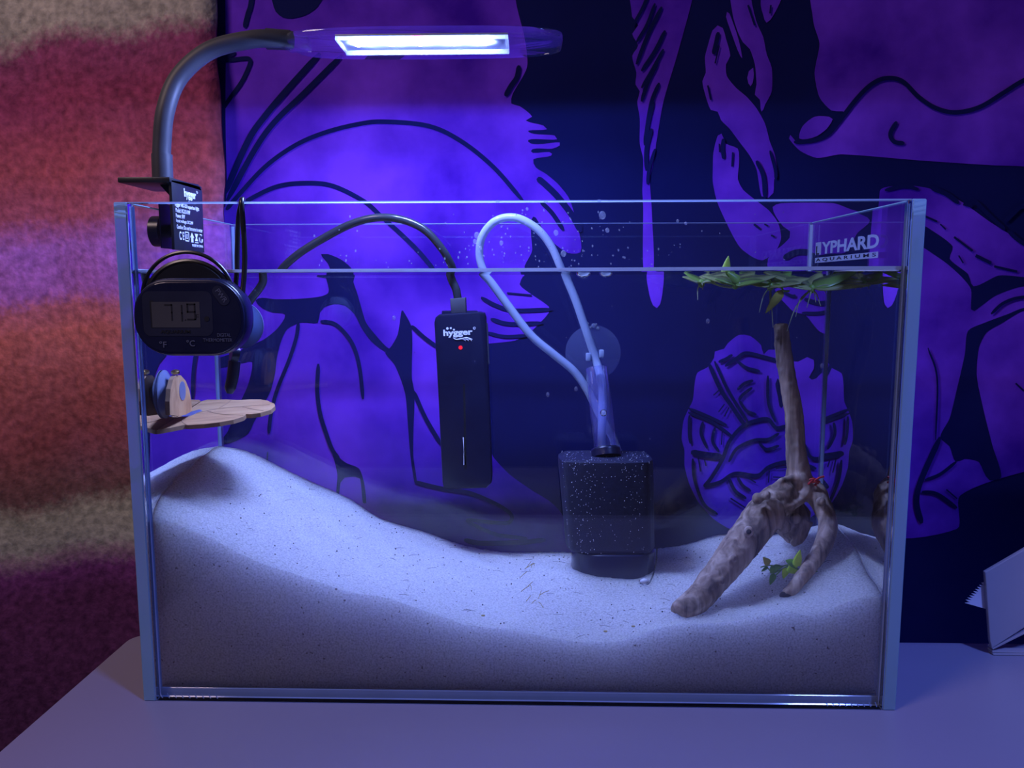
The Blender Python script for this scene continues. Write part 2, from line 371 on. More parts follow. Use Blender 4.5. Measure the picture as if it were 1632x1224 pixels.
# ------------------------------------------------------------------ wall hangings
xe0 = A(350, 100, 1, WALL-.010).x
tap = thing('tapestry', 'black wall tapestry printed with purple tie-dye shapes behind the tank', 'tapestry', (.35, WALL, .2))
add('cloth', box_bm((xe0-.03, WALL, -.55), (1.4, WALL+.003, 1.05)), M_TAPB, tap, smooth=False)
ZA = (340, 0, .1838); Z7 = (340, 60, .3431); Z5 = (740, 320, .19608); ZBf = (740, 60, .2329); ZC = (340, 400, .3268); ZD = (560, 440, .3594)
ZE = (1060, 500, .2941); ZF = (1420, 260, .4907); ZG = (990, 0, .2696); ZH = (1180, 320, .196); ZR = (1000, 0, .3873); Z1 = (0, 0, 1)
def cv(fr, pts): return [(fr[0]+x*fr[2], fr[1]+y*fr[2]) for x, y in pts]
PURPLE = [  # (frame, through water?, outline)
 (Z1, 0, [(340, -60), (825, -60), (822, 0), (836, 60), (840, 107), (817, 150), (815, 165), (828, 169), (848, 186), (838, 192), (866, 200), (872, 206), (842, 210), (884, 216), (888, 222), (842, 226), (892, 227), (892, 232), (880, 237), (846, 241), (880, 245), (850, 254), (854, 267), (870, 277), (889, 293), (908, 318), (925, 380), (925, 402), (905, 403), (880, 385), (862, 360), (850, 345), (846, 370), (848, 400), (836, 424), (836, 441), (340, 441)]),
 (Z1, 1, [(330, 432), (836, 432), (828, 453), (844, 467), (875, 489), (875, 498), (865, 510), (840, 534), (820, 543), (777, 548), (760, 552), (765, 640), (780, 710), (786, 728), (812, 756), (847, 781), (876, 799), (894, 817), (905, 845), (915, 920), (330, 920)]),
 (ZG, 0, [(60, -120), (440, -120), (420, 0), (330, 330), (250, 600), (210, 830), (190, 970), (170, 1060), (180, 1224), (190, 1630), (135, 1630), (130, 1224), (125, 1130), (130, 940), (110, 850), (110, 700), (95, 600), (110, 540), (85, 500), (90, 430), (65, 330), (100, 270), (65, 200), (100, 150), (65, 100), (60, 60)]),
 (Z1, 1, [(1032, 430), (1056, 430), (1056, 465), (1052, 485), (1047, 491), (1041, 487), (1035, 470)]),
 (ZG, 0, [(540, 180), (570, 150), (600, 165), (620, 230), (645, 330), (620, 380), (625, 450), (680, 520), (740, 570), (800, 640), (850, 730), (880, 840), (910, 920), (925, 1040), (905, 1060), (900, 1140), (870, 1170), (830, 1160), (800, 1000), (760, 920), (700, 840), (640, 760), (590, 710), (570, 660), (530, 650), (500, 570), (480, 480), (500, 430), (495, 340), (515, 260)]),
 (ZG, 0, [(650, -100), (770, -100), (770, 0), (800, 130), (840, 220), (860, 320), (890, 400), (890, 540), (850, 620), (830, 660), (820, 590), (790, 560), (800, 500), (790, 380), (760, 290), (720, 250), (690, 190), (660, 90)]),
 (ZG, 0, [(625, 70), (640, 80), (690, 220), (715, 345), (690, 300), (650, 190), (620, 100)]),
 (ZG, 0, [(755, 420), (780, 400), (785, 440), (765, 510), (745, 460)]),
 (ZG, 0, [(840, -80), (960, -80), (945, 0), (900, 90), (860, 135), (840, 90), (825, 30)]),
 (Z1, 0, [(1144, 216), (1150, 213), (1157, 229), (1176, 237), (1178, 259), (1176, 286), (1184, 302), (1203, 318), (1225, 335), (1240, 355), (1245, 380), (1235, 402), (1215, 415), (1200, 410), (1180, 395), (1165, 370), (1143, 322), (1136, 290), (1136, 270), (1137, 243)]),
 (ZH, 0, [(262, 50), (330, 20), (760, 20), (900, 70), (1000, 100), (1100, 160), (1000, 260), (900, 420), (760, 430), (600, 480), (600, 560), (230, 560), (225, 470), (260, 420), (330, 370), (400, 300), (405, 250), (350, 210), (290, 130)]),
 (ZH, 1, [(280, 720), (360, 690), (520, 670), (760, 650), (760, 1115), (700, 1090), (640, 1060), (580, 990), (530, 930), (430, 900), (360, 830), (300, 770)]),
 (ZR, 0, [(770, -120), (2300, -120), (2300, 760), (1632, 685), (1500, 680), (1200, 660), (880, 635), (780, 650), (710, 620), (665, 570), (670, 555), (690, 578), (790, 575), (860, 520), (900, 465), (840, 455), (790, 400), (770, 300), (790, 180), (765, 90)]),
 (ZR, 0, [(707, 570), (720, 520), (770, 480), (830, 480), (845, 490), (820, 530), (780, 560), (740, 572)]),
 (Z1, 0, [(1402, 305), (1445, 296), (1480, 300), (1530, 320), (1580, 355), (1632, 385), (1900, 480), (1900, 690), (1632, 752), (1530, 790), (1525, 843), (1400, 843)]),
 (ZE, 1, [(340, 160), (400, 115), (460, 120), (520, 170), (535, 220), (560, 195), (600, 195), (640, 240), (720, 260), (770, 235), (805, 250), (805, 300), (780, 345), (795, 358), (820, 350), (850, 320), (870, 330), (880, 430), (905, 380), (930, 400), (945, 500), (960, 550), (975, 650), (965, 730), (945, 800), (930, 900), (890, 1000), (820, 1080), (700, 1160), (520, 1190), (360, 1170), (260, 1110), (180, 1020), (130, 920), (105, 820), (105, 740), (90, 680), (100, 580), (125, 520), (150, 470), (160, 380), (175, 320), (230, 290), (265, 240), (270, 205), (320, 190)]),
]
INK_POLY = [
 (ZA, 0, [(505, -80), (510, 10), (540, 100), (600, 150), (680, 160), (800, 130), (900, 60), (960, -80)]),
 (ZC, 0, [(525, 15), (560, 15), (620, 40), (670, 80), (690, 128), (560, 128), (572, 100), (558, 60)]),
 (ZC, 1, [(240, 228), (300, 235), (430, 232), (560, 205), (552, 100), (690, 100), (683, 150), (700, 200), (720, 270), (745, 350), (800, 420), (858, 476), (880, 450), (905, 400), (918, 360), (922, 420), (905, 480), (910, 560), (870, 510), (820, 480), (770, 440), (720, 370), (690, 310), (640, 265), (590, 258), (540, 275), (520, 300), (510, 350), (470, 350), (430, 348), (405, 355), (360, 380), (330, 440), (310, 520), (300, 600), (280, 680), (245, 750), (200, 830), (170, 890), (100, 930), (40, 935), (70, 880), (130, 740), (170, 650), (190, 540), (150, 545), (10, 570), (10, 530), (130, 490), (150, 470), (240, 435), (310, 380), (350, 310), (290, 300), (240, 280), (205, 240)]),
 (ZD, 1, [(170, 322), (205, 260), (222, 155), (228, 152), (265, 220), (270, 300), (268, 450), (280, 520), (275, 700), (275, 800), (290, 910), (280, 915), (262, 800), (250, 650), (240, 530), (220, 460), (190, 390), (150, 340)]),
 (ZC, 1, [(580, 975), (610, 1005), (650, 1035), (710, 1060), (735, 1130), (745, 1230), (730, 1230), (715, 1110), (690, 1100), (640, 1105), (620, 1130), (612, 1190), (600, 1180), (605, 1090), (590, 1020)]),
 (ZF, 0, [(100, 200), (120, 210), (200, 270), (190, 310), (250, 360), (268, 400), (350, 365), (432, 370), (600, 375), (600, 410), (432, 400), (340, 430), (270, 480), (260, 475), (260, 410), (230, 370), (180, 325), (115, 280), (95, 265)]),
 (ZF, 0, [(700, 470), (432, 480), (360, 520), (310, 550), (285, 600), (278, 690), (300, 800), (330, 920), (358, 1020), (320, 1030), (300, 1000), (285, 970), (240, 960), (210, 970), (190, 920), (160, 890), (190, 830), (215, 730), (240, 620), (250, 545), (300, 520), (380, 490), (432, 470), (700, 455)]),
 (ZE, 1, [(610, 350), (630, 380), (643, 450), (630, 512), (612, 450), (598, 380)]),
]
INK_AND_SHADE = [  # (frame, through water?, width in px, line)
 (Z1, 0, 13, [(352, -40), (353, 80), (353, 200), (356, 330)]), (ZA, 0, 8, [(335, -40), (320, 60), (300, 120), (270, 240)]), (ZA, 0, 6.5, [(50, 540), (110, 525), (180, 515), (290, 505), (318, 525), (310, 570), (250, 700), (160, 830), (50, 990)]),  # first stroke draws the shadow beside the blanket edge as a dark strip
 (ZA, 0, 8, [(60, 520), (120, 490), (190, 450)]),
 (Z1, 0, 10, [(510, 85), (460, 140), (423, 184), (395, 225), (357, 312)]), (Z1, 0, 9, [(545, 88), (485, 148), (437, 195), (405, 240), (362, 320)]),
 (Z7, 0, 7, [(60, 800), (110, 740), (240, 600), (380, 500), (520, 440), (680, 400), (800, 390), (1000, 410), (1150, 480), (1300, 600), (1440, 760)]),
 (Z7, 0, 7, [(120, 790), (170, 750), (300, 690), (440, 675), (560, 690), (700, 760), (780, 830), (880, 920), (960, 1000), (1030, 1085)]),
 (ZBf, 0, 8, [(375, 190), (360, 270), (320, 330), (280, 400)]), (ZBf, 0, 10, [(500, 960), (560, 1010), (640, 1090), (740, 1220), (800, 1330)]), (ZBf, 0, 7, [(520, 1120), (600, 1200), (680, 1320)]),
 (ZC, 1, 6, [(415, 350), (405, 420), (370, 530), (310, 680), (282, 790), (270, 890)]), (ZC, 1, 6, [(522, 343), (590, 355), (650, 410), (690, 480), (715, 580), (730, 722)]),
 (ZC, 1, 6.5, [(512, 550), (507, 680), (520, 790), (550, 890), (580, 970), (612, 1012)]), (ZC, 1, 5, [(265, 980), (262, 1030)]),
 (ZD, 1, 6.5, [(266, 220), (320, 270), (385, 318)]), (ZD, 1, 6.5, [(276, 510), (310, 590), (340, 650), (400, 750)]),
 (ZD, 1, 6, [(280, 912), (350, 930), (420, 945), (520, 960), (620, 1000), (690, 1040), (712, 1070), (690, 1095), (600, 1090), (515, 1082), (560, 1112), (640, 1145), (700, 1155), (780, 1165)]),
 (ZD, 1, 8, [(500, 1170), (580, 1185), (760, 1180), (860, 1170)]),
 (ZD, 1, 6.5, [(575, 95), (640, 130), (720, 152), (890, 148)]), (ZD, 1, 6.5, [(618, 190), (700, 212), (850, 208)]), (ZD, 1, 5.5, [(600, 250), (680, 268), (790, 263)]), (ZD, 1, 6, [(690, 75), (800, 85)]),
 (ZG, 0, 6, [(240, 40), (160, 200), (90, 380)]), (ZG, 0, 5, [(160, -30), (120, 60), (70, 150)]), (ZG, 0, 6, [(260, 180), (200, 300), (120, 420)]), (ZG, 0, 5, [(250, 290), (190, 400), (120, 520)]), (ZG, 0, 6, [(215, 370), (160, 480), (120, 600)]),
 (ZG, 0, 6, [(225, 490), (180, 600), (150, 760)]), (ZG, 0, 7, [(190, 600), (160, 720), (140, 860)]), (ZG, 0, 7, [(180, 760), (150, 880), (150, 1010)]), (ZG, 0, 5, [(200, 880), (165, 1000), (155, 1090)]), (ZG, 0, 5, [(90, 250), (150, 150), (200, 20)]),
 (ZG, 0, 7, [(575, 190), (560, 260), (545, 320)]), (ZG, 0, 5, [(580, 270), (555, 375)]), (ZG, 0, 6, [(512, 505), (530, 590)]), (ZG, 0, 6, [(605, 820), (600, 870), (605, 940)]), (ZG, 0, 5, [(580, 850), (582, 900)]), (ZG, 0, 6, [(660, 900), (655, 985)]),
 (ZG, 0, 7, [(800, 950), (840, 1040), (850, 1170)]), (ZG, 0, 7, [(750, 30), (790, 150)]), (ZG, 0, 5, [(880, 890), (910, 1000), (915, 1060)]), (ZG, 0, 6, [(885, 30), (880, 80)]),
 (ZH, 0, 8, [(110, 190), (160, 230)]), (ZH, 0, 6, [(195, 190), (225, 205)]), (ZH, 0, 7, [(250, 280), (280, 295)]), (ZH, 0, 9, [(350, 470), (430, 425), (520, 415), (620, 440), (760, 500)]),
 (ZH, 1, 7, [(520, 800), (640, 832), (760, 818)]), (ZH, 1, 5, [(500, 912), (640, 912), (760, 884)]), (ZH, 1, 5, [(340, 740), (420, 775), (450, 770)]),
 (ZR, 0, 7, [(685, 585), (760, 578), (820, 555), (870, 500), (940, 410), (1000, 350), (1060, 322), (1130, 333), (1200, 400), (1270, 445), (1350, 462), (1450, 440), (1550, 380), (1632, 330), (1800, 250)]),
 (ZR, 0, 7, [(1108, 500), (1082, 550), (1098, 583), (1140, 590)]),
 (ZF, 0, 9, [(160, 890), (110, 1000), (88, 1060), (84, 1110), (100, 1170)]), (ZF, 0, 5, [(110, 1030), (160, 1010), (212, 970)]), (ZF, 0, 6, [(100, 1068), (150, 1075), (215, 1120)]), (ZF, 0, 5, [(180, 1060), (215, 1090)]),
 (ZF, 0, 6, [(-20, 88), (40, 75), (90, 85)]), (ZF, 0, 8, [(130, 80), (180, 100), (220, 130)]), (ZF, 0, 12, [(235, 132), (265, 140)]), (ZF, 0, 7, [(270, 120), (330, 180), (370, 215)]), (ZF, 0, 8, [(370, 190), (400, 160), (432, 140), (520, 160)]), (ZF, 0, 7, [(380, 220), (430, 260), (520, 300)]),
 (ZF, 0, 7, [(105, 170), (150, 190)]), (ZF, 0, 5, [(160, 198), (178, 215)]), (ZF, 0, 8, [(205, 240), (265, 285)]), (ZF, 0, 12, [(275, 300), (325, 325)]), (ZF, 0, 8, [(335, 335), (410, 352)]), (ZF, 0, 5, [(220, 300), (235, 325)]),
 (ZF, 0, 5, [(325, 490), (370, 452), (440, 434), (600, 430)]), (ZF, 0, 6, [(405, 715), (432, 740)]), (ZF, 0, 3, [(120, 600), (150, 700), (145, 900)]),
 (ZE, 1, 6.5, [(235, 265), (300, 410), (360, 500), (430, 605)]), (ZE, 1, 5, [(268, 258), (330, 395), (385, 490), (450, 590)]), (ZE, 1, 5, [(125, 512), (230, 555), (335, 605)]), (ZE, 1, 5, [(125, 535), (250, 585), (365, 665)]), (ZE, 1, 4.5, [(132, 550), (130, 640), (138, 705)]),
 (ZE, 1, 5, [(205, 585), (195, 650), (228, 730)]), (ZE, 1, 5, [(270, 615), (258, 690), (292, 750)]), (ZE, 1, 4.5, [(310, 640), (305, 710)]), (ZE, 1, 10, [(140, 750), (220, 765), (310, 775)]), (ZE, 1, 5, [(150, 785), (160, 900), (210, 1030), (285, 1088)]), (ZE, 1, 5, [(180, 780), (192, 855)]), (ZE, 1, 5, [(213, 790), (222, 825)]),
 (ZE, 1, 6, [(210, 937), (250, 890), (310, 790), (350, 690), (420, 610), (500, 577), (560, 573), (602, 618), (660, 608)]), (ZE, 1, 6, [(210, 937), (300, 912), (380, 866), (500, 877), (560, 832), (640, 806), (720, 808), (820, 840)]),
 (ZE, 1, 5, [(345, 803), (390, 730), (480, 686), (560, 680), (618, 648)]), (ZE, 1, 5, [(508, 698), (550, 735), (618, 715)]), (ZE, 1, 5.5, [(345, 890), (380, 960), (440, 1002)]), (ZE, 1, 5, [(392, 885), (420, 930), (465, 962)]), (ZE, 1, 5, [(435, 880), (492, 916)]), (ZE, 1, 5, [(355, 1000), (445, 1058)]),
 (ZE, 1, 5, [(565, 850), (560, 915)]), (ZE, 1, 5, [(600, 838), (660, 832)]), (ZE, 1, 5, [(585, 885), (650, 888)]), (ZE, 1, 5, [(290, 262), (330, 245), (365, 222)]), (ZE, 1, 5.5, [(325, 285), (390, 240), (440, 213), (540, 235), (640, 262)]), (ZE, 1, 5, [(388, 255), (440, 292), (515, 312)]),
 (ZE, 1, 5, [(392, 412), (430, 378), (478, 362)]), (ZE, 1, 5, [(400, 470), (420, 440), (472, 400)]), (ZE, 1, 5, [(402, 470), (440, 525), (495, 547)]), (ZE, 1, 4.5, [(262, 442), (300, 408)]), (ZE, 1, 4.5, [(290, 532), (322, 490)]), (ZE, 1, 4.5, [(322, 557), (346, 508)]), (ZE, 1, 5, [(557, 335), (560, 480), (598, 588)]),
 (ZE, 1, 5.5, [(755, 705), (790, 778), (870, 785)]), (ZE, 1, 5, [(900, 500), (960, 520)]), (ZE, 1, 5, [(900, 775), (960, 775)]), (ZE, 1, 5, [(935, 540), (945, 640), (925, 720)]),
]
def wp(p, wet, y): return Wwall(p[0], p[1], y) if wet else A(p[0], p[1], 1, y)
def densify(P, closed=True):
    out = []
    for i in range(len(P) if closed else len(P)-1):
        a, b = P[i], P[(i+1) % len(P)]; n = max(1, int(math.hypot(b[0]-a[0], b[1]-a[1])//25))
        for k in range(n): out.append((a[0]+(b[0]-a[0])*k/n, a[1]+(b[1]-a[1])*k/n))
    return out
def soft(P):                             # gently rounded closed outline
    out = []; n = len(P)
    for i in range(n):
        p0, p1, p2, p3 = P[i-1], P[i], P[(i+1) % n], P[(i+2) % n]
        L1 = math.hypot(p2[0]-p1[0], p2[1]-p1[1]); m = max(1, min(8, int(L1//6)))
        tn = .7
        for k in range(m):
            t = k/m; h = [2*t**3-3*t*t+1, t**3-2*t*t+t, -2*t**3+3*t*t, t**3-t*t]
            l0 = math.hypot(p2[0]-p0[0], p2[1]-p0[1])+1e-6; l1 = math.hypot(p3[0]-p1[0], p3[1]-p1[1])+1e-6
            out.append(tuple(h[0]*p1[j] + h[1]*tn*(p2[j]-p0[j])/l0*L1 + h[2]*p2[j] + h[3]*tn*(p3[j]-p1[j])/l1*L1 for j in range(2)))
    return out
bm = bmesh.new()
for k, (fr, wet, pts) in enumerate(PURPLE): flat_poly(bm, [wp(p, wet, WALL-.0004-.00003*k) for p in soft(cv(fr, pts))])
for f in bm.faces:
    if f.normal.y > 0: f.normal_flip()
add('purple_print', bm, M_PURP, tap, smooth=False, label='purple tie-dyed printed shapes', kind='stuff')
bm = bmesh.new(); lay = 0
for k, (fr, wet, pts) in enumerate(INK_POLY): flat_poly(bm, [wp(p, wet, WALL-.0010-.00003*k) for p in soft(cv(fr, pts))])
for fr, wet, wd, pts in INK_AND_SHADE:
    P = [Vector((x, y, 0)) for x, y in cv(fr, pts)]; Q = smooth_path(P, 7); lay += 1; y = WALL-.0014-.00002*lay; prev = None
    for i, q in enumerate(Q):
        d = (Q[min(i+1, len(Q)-1)]-Q[max(i-1, 0)]); d = d.normalized() if d.length > 0 else Vector((1, 0, 0)); nn = Vector((-d.y, d.x, 0))
        e = min(i, len(Q)-1-i); h = wd*.5*(.45 if e == 0 else .85 if e == 1 else 1)
        a, b = q+nn*h, q-nn*h; cur = (bm.verts.new(wp((a.x, a.y), wet, y)), bm.verts.new(wp((b.x, b.y), wet, y)))
        if prev: bm.faces.new((prev[0], prev[1], cur[1], cur[0]))
        prev = cur
bm.normal_update()
for f in bm.faces:
    if f.normal.y > 0: f.normal_flip()
add('black_print_and_shade', bm, M_INK, tap, smooth=False, label='black printed lines and a shadow strip drawn beside the blanket', kind='stuff')

# fleece on the left
xe = A(350, 100, 1, WALL-.010).x
bm = bmesh.new(); nx, nz = 60, 120; g = []
for j in range(nz+1):
    row = []
    for i in range(nx+1):
        u = i/nx; z = -.55 + 1.6*j/nz; x = -1.1 + (xe+1.1)*u
        ed = .0012*math.sin(z*37)+.0008*math.sin(z*91+1); x += ed*(u**6)
        y = WALL-.014 + .0035*math.sin(x*26+z*2) + .002*math.sin(x*61+1.3+z*5) + .0015*math.sin(z*40+x*20)
        row.append(bm.verts.new((x, y, z)))
    g.append(row)
for j in range(nz):
    for i in range(nx): bm.faces.new((g[j][i], g[j][i+1], g[j+1][i+1], g[j+1][i]))
o = add('blanket', bm, M_FLEECE, origin=(0, 0, 0)); tag(o, 'fuzzy red, orange and cream striped blanket hanging left of the tank', 'blanket')
md = o.modifiers.new('thickness', 'SOLIDIFY'); md.thickness = .006; md.offset = -1

# ------------------------------------------------------------------ tank
tank = thing('fish_tank', 'rimless clear glass tank with pale blue edges standing on the grey desk', 'fish tank', (0, DT/2, 0))
def pane(name, lo, hi, axis):
    bm = box_bm(lo, hi); es = bm.edges[:]
    bmesh.ops.bevel(bm, geom=es, offset=.0006, segments=1, affect='EDGES'); bm.normal_update()
    for f in bm.faces: f.material_index = 0 if (abs(f.normal[axis]) > .99) else 1
    return add(name, bm, [M_GLASS, M_SIDE] if axis == 0 else [M_PANE, M_REAR if name == 'back_pane' else M_EDGE], tank, smooth=False)
G = .00005
fp = pane('front_pane', (-XI+G, 0, 0), (XI-G, TF, HT), 1)
bp_ = pane('back_pane', (-XI+G, DT-TF, 0), (XI-G, DT, HT), 1)
sl = pane('side_pane', (-WT/2, 0, 0), (-XI, DT, HT), 0)
sr = pane('side_pane', (XI, 0, 0), (WT/2, DT, HT), 0)
bot = pane('bottom_pane', (-XI+G, TF+G, 0), (XI-G, DT-TF-G, ZB), 2)
for sx in (-1, 1):
    for y in (TF, DT-TF):
        s = -1 if y > .1 else 1
        add('corner_seal', prism_bm([(sx*XI, y, ZB), (sx*(XI-.0016), y, ZB), (sx*XI, y+s*.0016, ZB)], (0, 0, HT-ZB-.002)), M_EDGE, tank, smooth=False)
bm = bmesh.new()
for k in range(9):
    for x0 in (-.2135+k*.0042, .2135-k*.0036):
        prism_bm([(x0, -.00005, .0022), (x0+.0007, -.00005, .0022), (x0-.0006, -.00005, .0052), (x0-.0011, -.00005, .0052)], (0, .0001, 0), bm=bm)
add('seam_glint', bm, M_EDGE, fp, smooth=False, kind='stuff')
# brand lettering on the right pane
c0 = A(1300, 388, 0, XI); c1 = A(1402, 388, 0, XI); c2 = A(1402, 401, 0, XI)
xm = XI - .0001; ym = (.148 + .0395)/2
lg = add('logo_mark', box_bm((XI-.0002, .1365, .2716), (XI, .1475, .2805)), M_CUPM, sr, smooth=False, label='pale square behind the first letter')
letters('L', sr, (XI-.0003, .1425, .2748), (0, -1, 0), (0, 0, 1), .006, .0062, M_FACE2, .02)
letters('YPHARD', sr, (xm, (.135+.040)/2, .2760), (0, -1, 0), (0, 0, 1), .095, .0085, M_CUPM, .03)
add('logo_bar', box_bm((XI-.0002, .0405, .2658), (XI, .1475, .2695)), M_CUPM, sr, smooth=False, label='pale bar under the large letters')
letters('A Q U A R I U M S', sr, (XI-.0003, .094, .26765), (0, -1, 0), (0, 0, 1), .102, .0026, M_FACE2, .01)
# droplets on the inner face of the front pane
bm = bmesh.new()
def drop(px, py, r, sy=1.0, y=TF):
    p = A(px, py, 1, y); sphere_bm(p, r, bm, 8, 5, (1, .45, sy))
for _ in range(150):
    x = random.choice((random.gauss(800, 60), random.gauss(930, 90), random.uniform(500, 1290)))
    if 390 < x < 1290: drop(x, random.uniform(334, 425) if random.random() < .7 else random.uniform(395, 426), random.uniform(.0002, .00055), random.uniform(.8, 1.6))
for x, y, r in ((960, 343, .0020), (968, 367, .0012), (760, 375, .0016), (757, 385, .0012), (766, 395, .0010), (799, 387, .0011), (886, 371, .0014), (898, 404, .0016), (840, 333, .0008), (1080, 352, .0008), (1093, 356, .0008)): drop(x, y, r, 1.2)
for _ in range(40): drop(random.uniform(440, 1300), random.uniform(460, 820), random.uniform(.0002, .0004))
for x, y in ((628, 507), (873, 629), (918, 620), (1310, 583), (1128, 512)): drop(x, y, .0011, 1.4)
for x, y in ((793, 321), (955, 320), (870, 322)): drop(x, y, .0013, .6, .004)
add('droplet', bm, M_DROP, fp, kind='stuff')

# ------------------------------------------------------------------ water
bm = box_bm((-XI+.0002, FACE, ZB+.0002), (XI-.0002, YB-.0002, ZW)); bm.normal_update()
for f in bm.faces: f.material_index = 1 if abs(f.normal.y) > .9 else 0
wat = add('water', bm, [M_WCLR, M_WREF], smooth=False, origin=(0, DT/2, ZB)); tag(wat, 'clear still water filling the glass tank to below the rim', 'water', kind='stuff')
bm = bmesh.new()
def menis(a, b, inward):
    a, b, n = Vector(a), Vector(b), Vector(inward); pr = [(0, .0019), (.0006, .0011), (.0014, .0004), (.0026, .00005), (.0026, -.0001), (0, -.0001)]
    ra = [bm.verts.new(a+n*x+Vector((0, 0, z))) for x, z in pr]; rb = [bm.verts.new(b+n*x+Vector((0, 0, z))) for x, z in pr]
    for k in range(len(pr)): bm.faces.new((ra[k], ra[(k+1) % 6], rb[(k+1) % 6], rb[k]))
z = ZW+.0001
menis((-XI+.0003, FACE+.0001, z-.0006), (XI-.0003, FACE+.0001, z+.0008), (0, 1, 0))
menis((-XI+.0003, FACE, z), (-XI+.0003, YB, z), (1, 0, 0)); menis((XI-.0003, FACE, z), (XI-.0003, YB, z), (-1, 0, 0))
bmesh.ops.recalc_face_normals(bm, faces=bm.faces[:])
add('meniscus', bm, M_MENI, wat, label='bright curved water edge along the glass')

# ------------------------------------------------------------------ sand
ctl = []
FRONT = [(234, 822), (276, 834), (334, 857), (410, 895), (487, 920), (564, 945), (600, 949), (669, 970), (739, 994), (808, 1003), (877, 1016), (912, 1022), (960, 1023), (998, 1020), (1050, 1001), (1100, 995), (1154, 992), (1209, 983), (1256, 974), (1292, 981), (1336, 965), (1372, 952), (1412, 950)]
BACK = [(352, 711), (391, 718), (449, 745), (506, 772), (564, 799), (600, 823), (669, 845), (739, 869), (808, 880), (888, 880), (960, 882), (1050, 874), (1100, 866), (1136, 854), (1165, 851), (1220, 853), (1298, 841)]
for p in FRONT: v = W_(p[0], p[1], 1, YF+.001); ctl.append(v)
for p in BACK: v = W_(p[0], p[1], 1, YB-.001); ctl.append(v)
for p in [(244, 809), (264, 779), (291, 753), (315, 733), (337, 715)]: ctl.append(W_(p[0], p[1], 0, -XI))
for p in [(1336, 838), (1350, 856), (1365, 874), (1390, 918)]: ctl.append(W_(p[0], p[1], 0, XI))
for p, y in (((980, 925), .080), ((1075, 982), .028), ((1250, 950), .045), ((925, 915), .085), ((1040, 915), .088)): ctl.append(W_(p[0], p[1], 1, y))
for x, y, z in ((.065, .11, .0555), (.066, .13, .056)): ctl.append(Vector((x, y, z)))
K = np.array([c[:] for c in ctl]); XY = K[:, :2]*np.array([1, 1.0])
def tps(r2): return np.where(r2 > 1e-14, r2*np.log(np.maximum(r2, 1e-14)), 0)*.5
D2 = ((XY[:, None]-XY[None])**2).sum(-1); n_ = len(K)
Am = np.zeros((n_+3, n_+3)); Am[:n_, :n_] = tps(D2) + np.eye(n_)*2e-6; Am[:n_, n_] = 1; Am[:n_, n_+1:] = XY; Am[n_, :n_] = 1; Am[n_+1:, :n_] = XY.T
sol = np.linalg.solve(Am, np.r_[K[:, 2], 0, 0, 0])
def sandz(x, y):
    q = np.array([[x, y]]); r2 = ((q[:, None]-XY[None])**2).sum(-1); z = float((tps(r2)@sol[:n_] + sol[n_] + q@sol[n_+1:])[0])
    e = min(1, (y-YF)/.02, (YB-y)/.02); e = max(e, 0)
    z += e*(.0011*math.sin(x*55+y*70)*math.sin(y*95-x*22) + .0006*math.sin(x*170+y*120))
    return z
bm = bmesh.new(); nx, ny = 230, 84; x0, x1, y0, y1 = -XI+.0009, XI-.0009, YF+.0009, YB-.0009; T = []
for j in range(ny+1):
    row = []
    for i in range(nx+1):
        x = x0+(x1-x0)*i/nx; y = y0+(y1-y0)*j/ny; row.append(bm.verts.new((x, y, sandz(x, y)+random.gauss(0, .00016))))
    T.append(row)
for j in range(ny):
    for i in range(nx): bm.faces.new((T[j][i], T[j][i+1], T[j+1][i+1], T[j+1][i]))
ring = [T[0][i] for i in range(nx+1)] + [T[j][nx] for j in range(1, ny+1)] + [T[ny][i] for i in range(nx-1, -1, -1)] + [T[j][0] for j in range(ny-1, 0, -1)]
B = [bm.verts.new((v.co.x, v.co.y, ZB+.0006)) for v in ring]; m_ = len(ring)
for k in range(m_): bm.faces.new((ring[(k+1) % m_], ring[k], B[k], B[(k+1) % m_]))
bm.faces.new(B)
bmesh.ops.recalc_face_normals(bm, faces=bm.faces[:])
sand = add('sand', bm, M_SAND, smooth=60, origin=(0, DT/2, ZB)); tag(sand, 'white sand bed sloping down from the left inside the tank', 'sand', kind='stuff')
bm = bmesh.new()
for _ in range(260):
    x, y = random.uniform(-.19, .2), random.uniform(.012, .15); z = sandz(x, y); a = random.uniform(0, 6.3); l = random.uniform(.0006, .0018)
    if random.random() < .25:
        l *= 2.5; d = Vector((math.cos(a), math.sin(a), 0))*l; tube_bm([Vector((x, y, z+.0005))-d, Vector((x, y, z+.0009)), Vector((x, y, z+.0005))+d], .00012, 4, bm, 2)
    else: sphere_bm((x, y, z+.0003), random.uniform(.00025, .00055), bm, 5, 4)
add('grit', bm, pm('dark_grit', (.05, .04, .035), .7), sand, kind='stuff', label='dark specks and fibres')
bm = bmesh.new()
c = W_(850, 900, 1, .07); cx_, cy_ = c.x, c.y
for k in range(14):
    x = cx_ + random.uniform(-.008, .007); y = cy_ + random.uniform(-.03, .045); a = random.uniform(.6, 2.2); l = random.uniform(.002, .0055); d = Vector((math.cos(a), math.sin(a)*1.6, .1))*l
    p = Vector((x, y, sandz(x, y)+.0009)); tube_bm([p-d, p+Vector((.0004, 0, .0006)), p+d], .00022, 4, bm, 2)
for px, py in ((770, 972), (965, 1003), (1010, 960)):
    p = W_(px, py, 1, .02); sphere_bm((p.x, p.y, sandz(p.x, p.y)+.0006), .0011, bm, 6, 4, (1.3, 1, .5))
add('plant_strand', bm, M_STRAND, sand, kind='stuff', label='tan plant strands')

